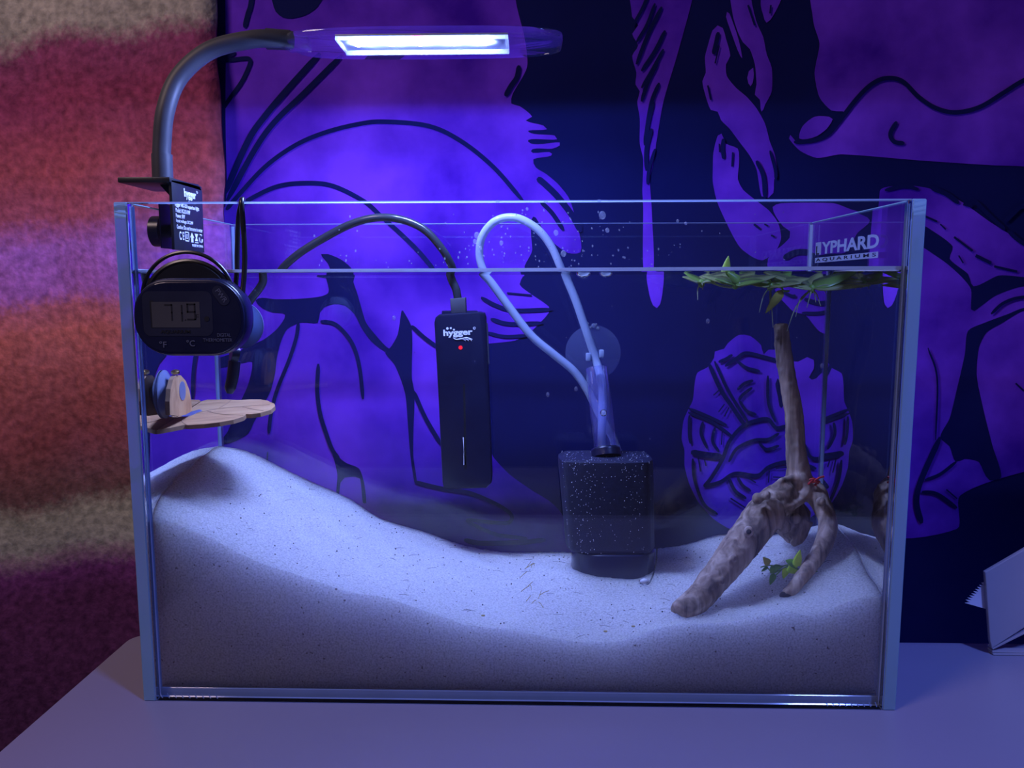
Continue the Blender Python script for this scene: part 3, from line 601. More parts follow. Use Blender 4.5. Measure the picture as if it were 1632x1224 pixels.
# ------------------------------------------------------------------ lamp
lamp = thing('aquarium_lamp', 'clip-on lamp with dark bent gooseneck and clear blue-white light bar', 'lamp', (-.2195, .05, .2962))
ZL = .400
cl = A(678, 72, 2, ZL); pc = Vector((cl.x, .0775, ZL)); hw = .0865; hd = .0285
outl = [(pc.x+hw*math.copysign(abs(math.cos(t))**.75, math.cos(t)), pc.y+hd*math.copysign(abs(math.sin(t))**.42, math.sin(t)), ZL) for t in [2*math.pi*k/56 for k in range(56)]]
add('lamp_plate', prism_bm(outl, (0, 0, .0045), .0012), M_ACRY, lamp, label='clear acrylic plate')
sx0, sx1 = A(536, 60, 2, ZL-.001).x, A(810, 60, 2, ZL-.001).x; sy0, sy1 = .0495, .0795
board = add('led_board', box_bm((sx0, sy0, ZL-.0012), (sx1, sy1, ZL-.0001), .0003), M_PCB, lamp)
for lo, hi in (((sx0, sy1-.0015, ZL-.0042), (sx1, sy1, ZL-.0012)), ((sx0, sy0, ZL-.0036), (sx1, sy0+.0012, ZL-.0012)), ((sx0, sy0, ZL-.0036), (sx0+.0015, sy1, ZL-.0012)), ((sx1-.0015, sy0, ZL-.0036), (sx1, sy1, ZL-.0012))):
    add('light_rim', box_bm(lo, hi, .0003), M_RIM, board)
M_LW = emit('white_led', (.33, .46, 1.0), LED_WHITE); M_LB = emit('blue_led', (.04, .10, 1.0), LED_BLUE); M_LR = emit('red_led', (1, .05, .12), LED_RED)
def led(x, y, r, m, lab):
    bm = sphere_bm((x, y, ZL-.0012), r, None, 14, 8, (1, 1, .62)); bmesh.ops.bisect_plane(bm, geom=bm.verts[:]+bm.edges[:]+bm.faces[:], plane_co=(0, 0, ZL-.0013), plane_no=(0, 0, 1), clear_outer=True)
    return add('led', bm, m, board, label=lab)
lx = [A(px, 66, 2, ZL-.002).x for px in (568, 622, 668, 722, 772)]
for x in lx: led(x, .0630, .0034, M_LW, 'white led')
led((lx[0]+lx[1])/2, .056, .0026, M_LB, 'blue led'); led((lx[3]+lx[4])/2, .056, .0026, M_LB, 'blue led'); led(lx[2], .0545, .0024, M_LR, 'red led')
# clamp bracket, neck
BX = -.205
br = prism_bm([(BX-.002, .0305, .2712), (BX-.002, .0305, .3125), (BX-.002, .0700, .3145), (BX-.002, .0750, .3105), (BX-.002, .0738, .2712)], (.002, 0, 0), .0005)
zt = .3125
box_bm((-.2365, .0285, zt-.002), (BX, .0745, zt+.0012), .0006, bm=br)
bracket = add('clamp_bracket', br, M_BLACKM, lamp, smooth=30)
add('clamp_bolt', tube_bm([(-.2175, .052, .2835), (BX-.0015, .052, .2835)], .0042, 14), M_BLACK, lamp)
add('clamp_lug', prism_bm([(-.2165, .040, zt-.002), (-.209, .040, zt-.002), (-.2075, .040, .303), (-.209, .040, .302)], (0, .02, 0)), M_BLACKM, lamp, smooth=False)
kb = disc_bm((-.226, .052, .2835), (-1, 0, 0), .0095, .006, seg=24); add('clamp_knob', kb, M_BLACK, lamp)
add('clamp_pad', box_bm((-.2173, .038, .2725), (-.2165, .066, .300), .0003), M_BLACK, lamp, smooth=False)
npx = [(258, 300), (258, 262), (258, 230), (264, 175), (286, 122), (335, 80), (400, 63), (440, 62), (466, 64)]
npt = [A(x, y, 1, .05+(.026*min(1, max(0, (k-3)/5)))) for k, (x, y) in enumerate(npx)]
npt[0] = Vector((npt[1].x, .05, zt+.0005))
add('gooseneck', tube_bm(npt, .0054, 20), M_RUBBER, lamp)
add('neck_collar', tube_bm([npt[0], A(258, 246, 1, .05)], .0061, 20), M_RUBBER, lamp)
add('neck_joint', tube_bm([A(425, 62, 1, .075), A(463, 64, 1, .0765)], [.0064, .0060], 20), M_RUBBER, lamp)
pj = A(463, 66, 1, .0765)
add('plate_socket', box_bm((pj.x-.003, .0700, ZL-.0012), (pj.x+.012, .0835, ZL+.0058), .001), M_ACRY, lamp)
R_, U_ = Vector((0, 1, 0)), Vector((0, 0, 1))
def bl(s, y, z, wd, ht, m=M_WHITEP, bold=.01): letters(s, bracket, (BX+.0001, y, z), R_, U_, wd, ht, m, bold)
bl('hygger', .0555, .3060, .0175, .0066, bold=.03); bl('®', .0660, .3090, .0022, .0018)
add('swoosh', tube_bm([(BX+.0002, .0525, .3020), (BX+.0002, .0565, .3012), (BX+.0002, .0625, .3016)], .0003, 6), M_WHITEP, bracket)
bl('hygger HG-253 aquarium light', .0505, .2982, .0345, .0030, bold=.03); bl('Model: HG253-8W', .0440, .2950, .0205, .0025); bl('Power: 8W', .0400, .2918, .0125, .0025)
bl('Input voltage: DC24V', .0460, .2886, .024, .0026); bl('Caution: Do not immerse in water', .0530, .2852, .0375, .0025)
bl('C E', .0405, .2800, .0065, .0050, bold=.02)
def sym(poly, y, z, s): add('symbol', prism_bm([(BX+.0001, y+a*s, z+b*s) for a, b in poly], (.00012, 0, 0)), M_WHITEP, bracket, smooth=False)
def ringsym(y, z, hwid, hh, t):
    bm = bmesh.new()
    for lo, hi in (((y-hwid, z-hh), (y+hwid, z-hh+t)), ((y-hwid, z+hh-t), (y+hwid, z+hh)), ((y-hwid, z-hh), (y-hwid+t, z+hh)), ((y+hwid-t, z-hh), (y+hwid, z+hh))): box_bm((BX, lo[0], lo[1]), (BX+.0002, hi[0], hi[1]), bm=bm)
    add('symbol', bm, M_WHITEP, bracket, smooth=False)
ringsym(.0480, .2800, .0030, .0030, .0007); ringsym(.0480, .2800, .0013, .0014, .0005)
sym([(-1, 0), (0, 1), (1, 0), (.55, 0), (.55, -1), (-.55, -1), (-.55, 0)], .0553, .2798, .0030)
sym([(-1, 1), (1, 1), (.3, 0), (.9, -.8), (-.9, -.8), (-.3, 0)], .0618, .2800, .0025); sym([(-1, -.1), (1, -.1), (1, .1), (-1, .1)], .0618, .2770, .0025)
bm = bmesh.new()
for k in range(3):
    a0 = math.radians(90+120*k); pts = [(BX+.00012, .0682+.0024*math.cos(a0+t), .2798+.0026*math.sin(a0+t)) for t in (-.75, -.35, .1, .5)]; tube_bm(pts, .0005, 6, bm, 3)
add('symbol', bm, M_WHITEP, bracket); bl('MADE IN CHINA', .0632, .2750, .0165, .0016)

# ------------------------------------------------------------------ thermometer on the front glass
TY = -.0185
tc_ = A(300, 506, 1, TY); TX, TZ = tc_.x, tc_.z; tw, th = .0312, .0212
thm = thing('digital_thermometer', 'black rounded thermometer reading 71.9 stuck on the front glass', 'thermometer', (TX, -.01, TZ))
def rp(hw_, hh_, r, y, dx=0, dz=0): return [(x, y, z) for x, z in rounded(TX+dx, TZ+dz, hw_, hh_, r, 9)]
hous = add('housing', prism_bm(rp(tw, th, .0195, TY+.0015), (0, .0135, 0), .0022, seg=3), M_BLACK, thm, smooth=35)
add('bezel', prism_bm(rp(tw-.0008, th-.0008, .0188, TY+.0004), (0, .004, 0), .0009), M_BLACK, thm, smooth=35)
add('face_plate', prism_bm(rp(tw-.0022, th-.0022, .0172, TY+.0002), (0, .002, 0), .0002), M_FACE, thm, smooth=False)
def T_(px, py): return A(px, py, 1, TY)
wc = T_(283, 500)
win = add('screen_window', prism_bm([(x, TY, z) for x, z in rounded(wc.x, wc.z, .0192, .0122, .004, 6)], (0, .001, 0)), M_FACE2, thm, smooth=False)
lc0, lc1 = T_(241, 481), T_(320, 522)
lcd = add('lcd', box_bm((lc0.x, TY-.0002, lc1.z), (lc1.x, TY+.001, lc0.z)), M_LCD, thm, smooth=False, label='grey lcd screen')
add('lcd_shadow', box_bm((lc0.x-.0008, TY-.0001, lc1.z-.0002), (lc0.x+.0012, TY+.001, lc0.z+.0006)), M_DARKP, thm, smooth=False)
def seg7(ch, px, py, w_, h_):
    on = {'7': 'abc', '1': 'bc', '9': 'abcdfg', 'F': 'aefg'}[ch]; c = T_(px, py); t = w_*.2; bm = bmesh.new(); y0_, y1_ = TY-.00032, TY-.0001
    for s in on:
        x0_, x1_, z0_, z1_ = {'a': (-1, 1, 1, 1), 'd': (-1, 1, -1, -1), 'g': (-1, 1, 0, 0), 'b': (1, 1, 0, 1), 'c': (1, 1, -1, 0), 'f': (-1, -1, 0, 1), 'e': (-1, -1, -1, 0)}[s]
        hx = w_/2; hz = h_/2
        box_bm((c.x+x0_*hx-t/2, y0_, c.z+z0_*hz-t/2), (c.x+x1_*hx+t/2, y1_, c.z+z1_*hz+t/2), bm=bm)
    add('digit', bm, M_DARKP, lcd, smooth=False)
seg7('7', 269, 498, .0036, .0082); seg7('1', 285, 499, .0036, .0082); seg7('9', 305, 497, .0040, .0082); seg7('F', 315, 505, .0012, .0024)
d = T_(296, 510); add('decimal_point', box_bm((d.x-.0003, TY-.0003, d.z-.0003), (d.x+.0003, TY-.0001, d.z+.0003)), M_DARKP, lcd, smooth=False)
def tl(s, px, py, wd, ht, m, rot=0, bold=.0):
    a = math.radians(rot); letters(s, thm, T_(px, py)+Vector((0, .0001, 0)), (math.cos(a), 0, math.sin(a)), (-math.sin(a), 0, math.cos(a)), wd, ht, m, bold, lift=.0003)
tl('AQUARIUM', 280, 529, .0165, .0022, M_DARKP, bold=.03); tl('°F', 260, 549, .0040, .0035, M_GREYP, bold=.01); tl('°C', 304, 547, .0046, .0035, M_GREYP, bold=.01)
tl('DIGITAL', 357, 534, .0074, .0019, M_GREYP); tl('THERMOMETER', 347, 542, .0160, .0018, M_GREYP); 
pb = T_(352, 471); add('power_button', prism_bm([(pb.x + (x*math.cos(-.95)-z*math.sin(-.95)), TY-.0001, pb.z + (x*math.sin(-.95)+z*math.cos(-.95))) for x, z in rounded(0, 0, .0058, .0030, .0029, 6)], (0, .001, 0)), M_FACE2, thm, smooth=False)
tl('PWR', 353, 471, .0078, .0027, M_GREYP, rot=-54)
p = T_(330, 508); add('sensor_dot', disc_bm((p.x, TY, p.z), (0, -1, 0), .0013, .0003, seg=16), M_DARKP, thm)
add('suction_foot', disc_bm((TX, -.0012, TZ), (0, -1, 0), .013, .001, dome=.003), M_CUP, thm)
# wound cable behind, wire over the rim, probe inside
cc = A(312, 487, 1, -.006); bm = bmesh.new()
for k, (r, dx, dz) in enumerate([(.0248-.0011*q, .001*((q*7) % 3-1)*.6, .0012*math.sin(q*2.1)) for q in range(11)]):
    pts = [(cc.x+dx-.004+r*1.04*math.cos(t), -.0030-.0005*(k % 3), cc.z+dz+r*math.sin(t)*(1.0)) for t in [math.radians(q) for q in range(-25, 336, 15)]]
    tube_bm(pts, .0013, 8, bm, 3)
pts = [(cc.x-.005+.0262*math.cos(t), -.0035, cc.z+.0035+.0262*math.sin(t)) for t in [math.radians(q) for q in range(-5, 190, 12)]]; tube_bm(pts, .0011, 8, bm, 3)
disc_bm((cc.x-.003, -.0045, cc.z), (0, -1, 0), .0235, .003, bm, 32)
add('cable_coil', bm, M_CABLE, thm)
wire = [A(385, 480, 1, -.008), A(389, 440, 1, -.005), A(390, 400, 1, -.003), A(387, 350, 1, -.0022), (A(384.5, 321, 1, -.002).x, -.0016, HT-.0005), (A(384, 318, 1, 0).x, .003, HT+.0014), (A(384, 320, 1, .008).x, .0078, HT-.001), A(380, 350, 1, .0088), A(378, 400, 1, .0090), A(378, 436, 1, .0092)]
wire += [W_(376, 450, 1, .0095), W_(372, 500, 1, .013), W_(373, 560, 1, .018), W_(374, 580, 1, .020)]
add('wire', tube_bm(wire, .00145, 10), M_CABLE, thm)
add('probe', tube_bm([W_(374, 575, 1, .020), W_(371, 600, 1, .020), W_(367, 618, 1, .020), W_(366, 627, 1, .020)], [.0037, .0036, .0034, .0018], 16), M_BLACK, thm)
add('probe_clip', tube_bm([W_(368, 563, 1, .017), W_(380, 565, 1, .019)], .0046, 12), M_BLACK, thm)
sc_ = W_(386, 516, 1, YF+.0006)
sc_ = W_(383, 518, 1, YF+.0006)
add('probe_cup', disc_bm((sc_.x, YF+.0006, sc_.z), (0, 1, 0), .0135, .0012, dome=.004), M_CUPM, thm, label='milky blue suction cup')

# ------------------------------------------------------------------ heater
HY = .128
heat = thing('aquarium_heater', 'slim black heater hanging under water with a tiny red light', 'heater', tuple(W_(740, 640, 1, HY+.01)))
hp = [(692, 514), (694, 506), (700, 501), (764, 497), (772, 499), (774, 506), (777, 570), (784, 760), (783, 770), (775, 778), (714, 780), (707, 778), (705, 768), (699, 640)]
hp = [W_(x, y, 1, HY) for x, y in hp]
body = add('body', prism_bm(hp, (.0, .016, 0), .0012), M_BLACK, heat, smooth=35)
add('side_seam', prism_bm([W_(774.5, 515, 1, HY+.004), W_(777, 515, 1, HY+.004), W_(780, 580, 1, HY+.004), W_(777.5, 580, 1, HY+.004)], (0, .004, 0)), M_GREYP, heat, smooth=False)
hl, hr = W_(700, 530, 1, HY), W_(765, 527, 1, HY); hR = (hr-hl).normalized(); hU = Vector((-hR.z, 0, hR.x))
def ht_(s, px, py, wd, h_, bold=.02): letters(s, body, W_(px, py, 1, HY)+Vector((0, -.0001, 0)), hR, hU, wd, h_, M_WHITEP, bold)
k_ = .00043
ht_('hygger', 730, 531, 47*k_, 13*k_, .035); ht_('®', 756, 523, 4.5*k_, 4.5*k_)
bm = bmesh.new()
for px, py, r in ((713, 523.5, 2.0), (718.5, 523, 1.7), (723.5, 525.5, 1.6)): disc_bm(W_(px, py, 1, HY), (0, -1, 0), r*k_, .0002, bm, 10)
add('logo_dots', bm, M_WHITEP, body, smooth=False)
bm = bmesh.new(); q = lambda x, y: W_(x, y, 1, HY-.0001)
tube_bm([q(722, 538), q(727, 541), q(736, 540), q(744, 538.5), q(753, 541)], [.0003, .0004, .0005, .0006, .0002], 6, bm, 4)
for a in (738, 743, 748): tube_bm([q(a-2, 540), q(a+2, 541.5), q(a+4, 543.5)], [.0004, .0004, .0001], 6, bm, 3)
add('logo_swoosh', bm, M_WHITEP, body)
add('indicator_light', sphere_bm(q(734, 554), .0014, None, 12, 8, (1, .3, 1)), emit('red_indicator', (1, .02, .06), 1.2), heat, label='glowing red indicator light')
add('indicator_window', prism_bm([q(738, 612), q(741, 612), q(744, 748), q(740, 748)], (0, .0006, 0)), M_DARKP, body, smooth=False)
add('glass_slit', prism_bm([q(737.5, 697), q(741, 697), q(740.8, 716), q(743, 741), q(738.5, 741), q(739, 718)], (0, .0004, 0)), pm('pale_slit', (.75, .78, .85), .3), body, smooth=False, label='pale slit in the front')
add('cap', box_bm(W_(704, 503, 1, HY+.004)-Vector((0, 0, .001)), W_(762, 496, 1, HY+.012)+Vector((0, 0, .0005)), .0006), M_BLACK, heat)
add('strain_relief', prism_bm([W_(x, y, 1, HY+.003) for x, y in ((717, 476), (742, 474), (743, 499), (719, 500))], (0, .009, 0), .0010), M_RUBBER, heat)
cp = [W_(730, 480, 1, HY+.008), W_(727, 462, 1, HY+.008), W_(720, 446, 1, HY+.008), A(718, 420, 1, HY), A(703, 395, 1, HY-.004), A(676, 366, 1, HY-.006), A(640, 350, 1, HY-.006), A(600, 347, 1, HY-.004), A(560, 357, 1, HY), A(515, 380, 1, HY+.004), A(474, 406, 1, HY+.006), A(447, 432, 1, HY+.008), W_(418, 452, 1, HY+.01), W_(398, 480, 1, HY+.01), W_(372, 520, 1, HY+.008), W_(330, 545, 1, HY)]
add('cord', tube_bm(cp, .00285, 14), M_CORD, heat)

# ------------------------------------------------------------------ filter
FX = (W_(890, 800, 1, .095).x + W_(1043, 800, 1, .095).x)/2
filt = thing('sponge_filter', 'black boxy filter with clear lift tube standing in the sand', 'filter', (FX, .108, W_(975, 925, 1, .082).z))
# base weight
bt, bb = W_(975, 884, 1, .085).z, W_(975, 927, 1, .082).z
def fx(px, y): return W_(px, 800, 1, y).x
bx0, bx1 = fx(913, .095), fx(1048, .095)
bm = bmesh.new(); cx0 = (bx0+bx1)/2; hwx = (bx1-bx0)/2
def ring_poly(z, hwx, hdy, cx, cyy, p=4.0, n=48): return [bm.verts.new((cx+hwx*math.copysign(abs(math.cos(t))**(2/p), math.cos(t)), cyy+hdy*math.copysign(abs(math.sin(t))**(2/p), math.sin(t)), z)) for t in [2*math.pi*k/n for k in range(n)]]
def loft(rows):
    for a, b in zip(rows, rows[1:]):
        for k in range(len(a)): bm.faces.new((a[k], a[(k+1) % len(a)], b[(k+1) % len(a)], b[k]))
    bm.faces.new(rows[0][::-1]); bm.faces.new(rows[-1])
FYc = .110
loft([ring_poly(bb-.004, hwx*.97, .0265, cx0, FYc, 3), ring_poly(bb+.001, hwx, .0275, cx0, FYc, 3), ring_poly(bt-.003, hwx, .0275, cx0, FYc, 3), ring_poly(bt-.0008, hwx*.985, .027, cx0, FYc, 3), ring_poly(bt, hwx*.95, .026, cx0, FYc, 3)])
add('base', bm, pm('smoke_black_base', (.007, .008, .034), .25), filt, smooth=35)
# body, wider at the top right, with vertical facets
zt_, zb_ = W_(965, 735, 1, .088).z, bt+.0005
bm = bmesh.new(); n8 = 48
def body_ring(z, xl, xr, hd, shrink=1.0):
    cx = (xl+xr)/2; hx = (xr-xl)/2*shrink; out = []
    for k in range(n8):
        t = 2*math.pi*k/n8; c_, s_ = math.cos(t), math.sin(t)
        r = 1 + .018*math.cos(8*t+.4)
        out.append(bm.verts.new((cx+hx*r*math.copysign(abs(c_)**.45, c_), FYc+hd*shrink*r*math.copysign(abs(s_)**.45, s_), z)))
    return out
xl0, xr0, xl1, xr1 = fx(891, .092), fx(1041, .092), fx(904, .092), fx(1046, .092)
loft([body_ring(zb_, xl1, xr1, .0245, .97), body_ring(zb_+.002, xl1, xr1, .0255), body_ring((zb_+zt_)/2, (xl0+xl1)/2, (xr0+xr1)/2, .0258), body_ring(zt_-.0025, xl0, xr0, .026), body_ring(zt_-.0006, xl0, xr0, .026, .985), body_ring(zt_, xl0, xr0, .026, .95)])
fb = add('body', bm, M_DEVICE, filt, smooth=35)
bm = bmesh.new()
for k in range(460):
    if random.random() < .35: p = Vector((random.uniform(xl0+.002, xr0-.002), random.uniform(FYc-.024, FYc+.02), zt_+.0001))
    else:
        u = random.choice((random.gauss(.12, .10), random.gauss(.30, .10), random.gauss(.80, .1), random.uniform(0, 1))); u = min(max(u, .03), .97); v = random.random()**1.3
        x = xl0+(xr0-xl0)*u; z = zt_ - (zt_-zb_)*v; e = abs(u-.5)*2; y = FYc - .0262*(1-max(0, e-.75)*1.3) - .0001
        p = Vector((x+(xl1-xl0)*v*(1-u), y, z))
    sphere_bm(p, random.uniform(.00010, .00030), bm, 4, 3)
add('trapped_bubbles', bm, M_SPARK, filt, smooth=False, kind='stuff')
tb = W_(966, 735, 1, .112); tt = W_(951, 588, 1, .135); tb.z = zt_
ax_ = (tt-tb).normalized()
add('collar', tube_bm([tb-ax_*.001, tb+ax_*.0035, tb+ax_*.005], [.0102, .0102, .0095], 28), M_BLACK, filt)
bm = tube_bm([tb+ax_*.003, tt], .0078, 32, caps=False)
add('lift_tube', bm, M_TUBE, filt, label='clear lift tube').modifiers.new('wall', 'SOLIDIFY').thickness = .0009
p0 = W_(1046, 868, 1, .085)
add('hook_wire', tube_bm([W_(1047, 872, 1, .083), W_(1046, 895, 1, .081), W_(1041, 915, 1, .078), W_(1035, 928, 1, .074), W_(1027, 933, 1, .073), W_(1020, 929, 1, .075)], .0005, 8), M_CABLE, filt)
pp = W_(1027, 929, 1, .0755); pp.z = sandz(pp.x, pp.y)+.0011
o = add('pebble', sphere_bm(pp, .0026, None, 14, 8, (1.15, .8, .72)), M_STONE, origin=tuple(pp)); tag(o, 'small white pebble on sand at the right foot of the black filter', 'pebble')

# ------------------------------------------------------------------ air hose, suction clip
HYF = .138
hs = [W_(958, 724, 1, .112), W_(959, 690, 1, .116), W_(960, 650, 1, .122), W_(959, 610, 1, .130), W_(950, 575, 1, HYF), W_(935, 530, 1, HYF), W_(918, 480, 1, HYF), W_(904, 446, 1, HYF), A(893, 425, 1, HYF-.002), A(878, 392, 1, HYF-.004), A(855, 364, 1, HYF-.006), A(822, 347, 1, HYF-.006), A(790, 352, 1, HYF-.004), A(769, 376, 1, HYF), A(764, 405, 1, HYF+.004), A(771, 432, 1, HYF+.006)]
hs += [W_(784, 452, 1, .146), W_(812, 490, 1, .147), W_(846, 534, 1, .147), W_(884, 566, 1, .147), W_(915, 592, 1, .147), W_(936, 622, 1, .147), W_(955, 660, 1, .146), W_(975, 695, 1, .142), W_(986, 722, 1, .135)]
o = add('air_hose', tube_bm(hs, .0029, 16), M_HOSE, origin=tuple(hs[0])); tag(o, 'milky clear air hose looping above the water into the black filter', 'hose')
bm = bmesh.new()
cup_c = W_(945, 562, 1, YB-.0012)
cup = thing('suction_clip', 'clear round suction cup holding the milky hose to the back glass', 'suction cup', (cup_c.x, YB-.0012, cup_c.z))
add('cup', disc_bm((cup_c.x, YB-.0012, cup_c.z), (0, -1, 0), .0197, .0009, dome=.0035, seg=40), M_CUP, cup)
hc = W_(948, 568, 1, HYF)
bm = tube_bm([(hc.x-.0002, HYF+.006, hc.z+.001), (hc.x, HYF+.0145, hc.z)], .0030, 12)
add('stem', bm, M_HOSE, cup)
for s in (-1, 1):
    add('jaw', box_bm((hc.x+s*.0046-.0017, HYF-.003, hc.z-.002+s*.0012), (hc.x+s*.0046+.0017, HYF+.006, hc.z+.0036+s*.0012), .0008), M_HOSE, cup)
bm = bmesh.new()
for a, b, r in ((936, 516, .0013), (946, 519, .0018), (953, 523, .0012), (941, 522, .0010), (950, 517, .0009)): sphere_bm(W_(a, b, 1, YB-.003), r, bm, 8, 6)
add('bubble_cluster', bm, M_BUB, cup, kind='stuff')
for n_b, (px, py, r, y, lab) in enumerate(((930, 440, .0044, .030, 'wide flat air bubble under the surface close to the hose'), (966, 441, .0038, .030, 'smaller round air bubble under the surface farther from the hose'), (962, 658, .0024, .100, 'tiny air bubble clinging to the clear lift tube'))):
    c = W_(px, py, 1, y); 
    if n_b < 2: c.z = ZW-.0006
    bm = sphere_bm(c, r, None, 20, 12, (1, 1, .62 if n_b < 2 else 1))
    if n_b < 2: bmesh.ops.bisect_plane(bm, geom=bm.verts[:]+bm.edges[:]+bm.faces[:], plane_co=(0, 0, ZW-.0002), plane_no=(0, 0, 1), clear_outer=True)
    for f in bm.faces: f.normal_flip()
    o = add('air_bubble', bm, M_BUB, origin=tuple(c)); tag(o, lab, 'bubble', 'air bubbles in the tank')

# ------------------------------------------------------------------ wooden ledge on the left glass
p1, p2, p3 = W_(237, 684, 1, .030), W_(395, 640, 1, .100), W_(436, 645, 1, .080)
ln = (p2-p1).cross(p3-p1).normalized()
if ln.z < 0: ln = -ln
ledge = thing('leaf_ledge', 'small leaf-shaped plywood ledge fixed to the left glass under water', 'ledge', tuple(p1))
lp = [(233, 685), (240, 678), (262, 667), (285, 655), (308, 643), (330, 637), (360, 636.5), (380, 637.5), (398, 636.5), (415, 636.5), (427, 638.5), (430, 640.5), (437, 643), (438.5, 647), (432, 653), (415, 658), (400, 660), (392, 660), (388, 664), (372, 669), (350, 673), (325, 676), (300, 677.5), (295, 677), (270, 682), (245, 686.5)]
bm = prism_bm([Wplane(x, y, p1, ln) for x, y in lp], -ln*.0026)
q_ = bmesh.ops.bisect_plane(bm, geom=bm.verts[:]+bm.edges[:]+bm.faces[:], plane_co=(-XI+.0006, 0, 0), plane_no=(-1, 0, 0), clear_outer=True)
bmesh.ops.holes_fill(bm, edges=[e for e in bm.edges if e.is_boundary]); bm.normal_update()
for f in bm.faces: f.material_index = 0 if abs(f.normal.dot(ln)) > .9 else 1
add('leaf_board', bm, [M_PLY, M_PLYE], ledge, smooth=False)
veins = [[(262, 671), (300, 662), (345, 652), (400, 647), (430, 645)], [(292, 664), (290, 672), (297, 677)], [(330, 655), (350, 660), (388, 662)], [(350, 650), (362, 643), (368, 638)], [(385, 648), (402, 652), (420, 655)]]
bm = bmesh.new()
for v in veins: tube_bm([Wplane(x, y, p1, ln)+ln*.00002 for x, y in v], .00028, 5, bm, 4)
add('engraved_vein', bm, M_PLYE, ledge, kind='stuff')
AXp = -XI+.0105                                        # arch stands parallel to the left glass
ap = [(271, 661), (270.5, 640), (272, 620), (276, 605), (281, 598), (288, 598), (296, 607), (302, 622), (305, 640), (306, 655), (296, 661), (283, 663)]
A3 = [W_(x, y, 0, AXp) for x, y in ap]
bm = prism_bm(A3, (-.0028, 0, 0)); bm.normal_update()
for f in bm.faces: f.material_index = 0 if abs(f.normal.x) > .9 else 1
arch = add('arch_bracket', bm, [M_PLY, M_PLYE], ledge, smooth=False)
hc = W_(291, 623, 0, AXp+.0002); ym_ = abs(W_(296, 623, 0, AXp).y-W_(286, 623, 0, AXp).y)/2
add('peg_hole', disc_bm((AXp-.0001, hc.y, hc.z), (1, 0, 0), max(.0040, min(ym_, .006)), .0004, seg=24), M_CUPM, ledge, label='pale round plug through the arch')
sw = W_(280, 598, 0, AXp-.001)
add('screw', disc_bm((AXp-.001, sw.y, sw.z+.0012), (0, -.3, 1), .0026, .0014, seg=12, dome=.001), M_BRASS, ledge, label='small brass screw')
cen = sum(A3, Vector())/len(A3)
add('suction_cup', disc_bm((-XI+.0006, cen.y, cen.z+.001), (1, 0, 0), .0150, .0007, dome=.0055, seg=36), M_CUPM, ledge, label='milky blue suction cup on glass')
add('cup_neck', tube_bm([(-XI+.0050, cen.y, cen.z+.002), (AXp-.0025, cen.y, cen.z+.002)], .0032, 12), M_CUPM, ledge)
tabp = [(289, 664), (300, 658), (318, 653), (322, 655), (308, 661), (297, 665)]
add('tab', prism_bm([Wplane(x, y, p1, ln)+ln*.0003 for x, y in tabp], -ln*.0003), M_CUPM, ledge, smooth=False, label='pale blue tab at the joint')

# ------------------------------------------------------------------ driftwood
def dp(px, py, y): return W_(px, py, 1, y)
def branch(bm, spec, seg=14, n=6):
    pts = [dp(a, b, y) for a, b, r, y in spec]; rad = [r*(.446+.006+(y-.006)/1.333)/FPX for a, b, r, y in spec]; tube_bm(pts, rad, seg, bm, n)
bm = bmesh.new()
branch(bm, [(1245, 516, 10.5, .094), (1246, 535, 12, .094), (1251, 580, 13.5, .094), (1260, 628, 14.5, .093), (1267, 670, 15, .092), (1268, 715, 16, .091), (1272, 745, 18, .090), (1272, 768, 22, .09), (1262, 790, 24, .09)])
branch(bm, [(1258, 782, 20, .085), (1240, 795, 27, .08), (1217, 822, 31, .073), (1190, 857, 30, .064), (1155, 903, 27, .051), (1116, 950, 24, .038), (1082, 979, 21, .027)])
branch(bm, [(1250, 800, 26, .10), (1258, 825, 34, .102), (1262, 848, 24, .103), (1262, 864, 8, .104)])
branch(bm, [(1280, 770, 18, .09), (1298, 785, 19, .085), (1308, 800, 17, .08), (1317, 822, 15.5, .075), (1319, 845, 16, .070), (1307, 878, 14, .062), (1284, 912, 12, .054), (1264, 938, 10.5, .047), (1253, 949, 9, .045)])
branch(bm, [(1226, 786, 5, .078), (1240, 771, 6, .078), (1254, 764, 5, .082), (1276, 762, 8, .082), (1287, 778, 9, .081), (1276, 796, 9, .078), (1256, 808, 8, .072), (1238, 812, 6, .066)], 10)
branch(bm, [(1222, 795, 6, .063), (1240, 803, 7, .064), (1247, 822, 6, .064), (1240, 842, 6, .064)], 10)
branch(bm, [(1288, 830, 9, .09), (1276, 856, 8, .09), (1262, 868, 6, .092)], 10)
for a, b, r, y in ((1193, 847, 8, .050), (1208, 795, 9, .060), (1222, 790, 7, .058), (1170, 890, 6, .042), (1250, 840, 10, .075), (1268, 826, 9, .077), (1256, 812, 8, .074), (1150, 925, 6, .034), (1309, 800, 8, .07)):
    sphere_bm(dp(a, b, y), r*.00042, bm, 10, 8)
branch(bm, [(1248, 533, 4, .092), (1240, 536, 3, .090), (1234, 541, 2, .089)], 8, 3); branch(bm, [(1240, 536, 2.5, .090), (1238, 529, 2, .089), (1240, 525, 1.5, .089)], 8, 3)
og = dp(1260, 830, .09)
dw = add('driftwood', bm, M_DRIFT, origin=tuple(og)); tag(dw, 'gnarled brown driftwood with one upright branch and two legs', 'driftwood')
md = dw.modifiers.new('fuse', 'REMESH'); md.mode = 'VOXEL'; md.voxel_size = .0011; md.use_smooth_shade = True
def tex(nm, sc, dep=3):
    t = bpy.data.textures.new(nm, 'CLOUDS'); t.noise_scale = sc; t.noise_depth = dep; return t
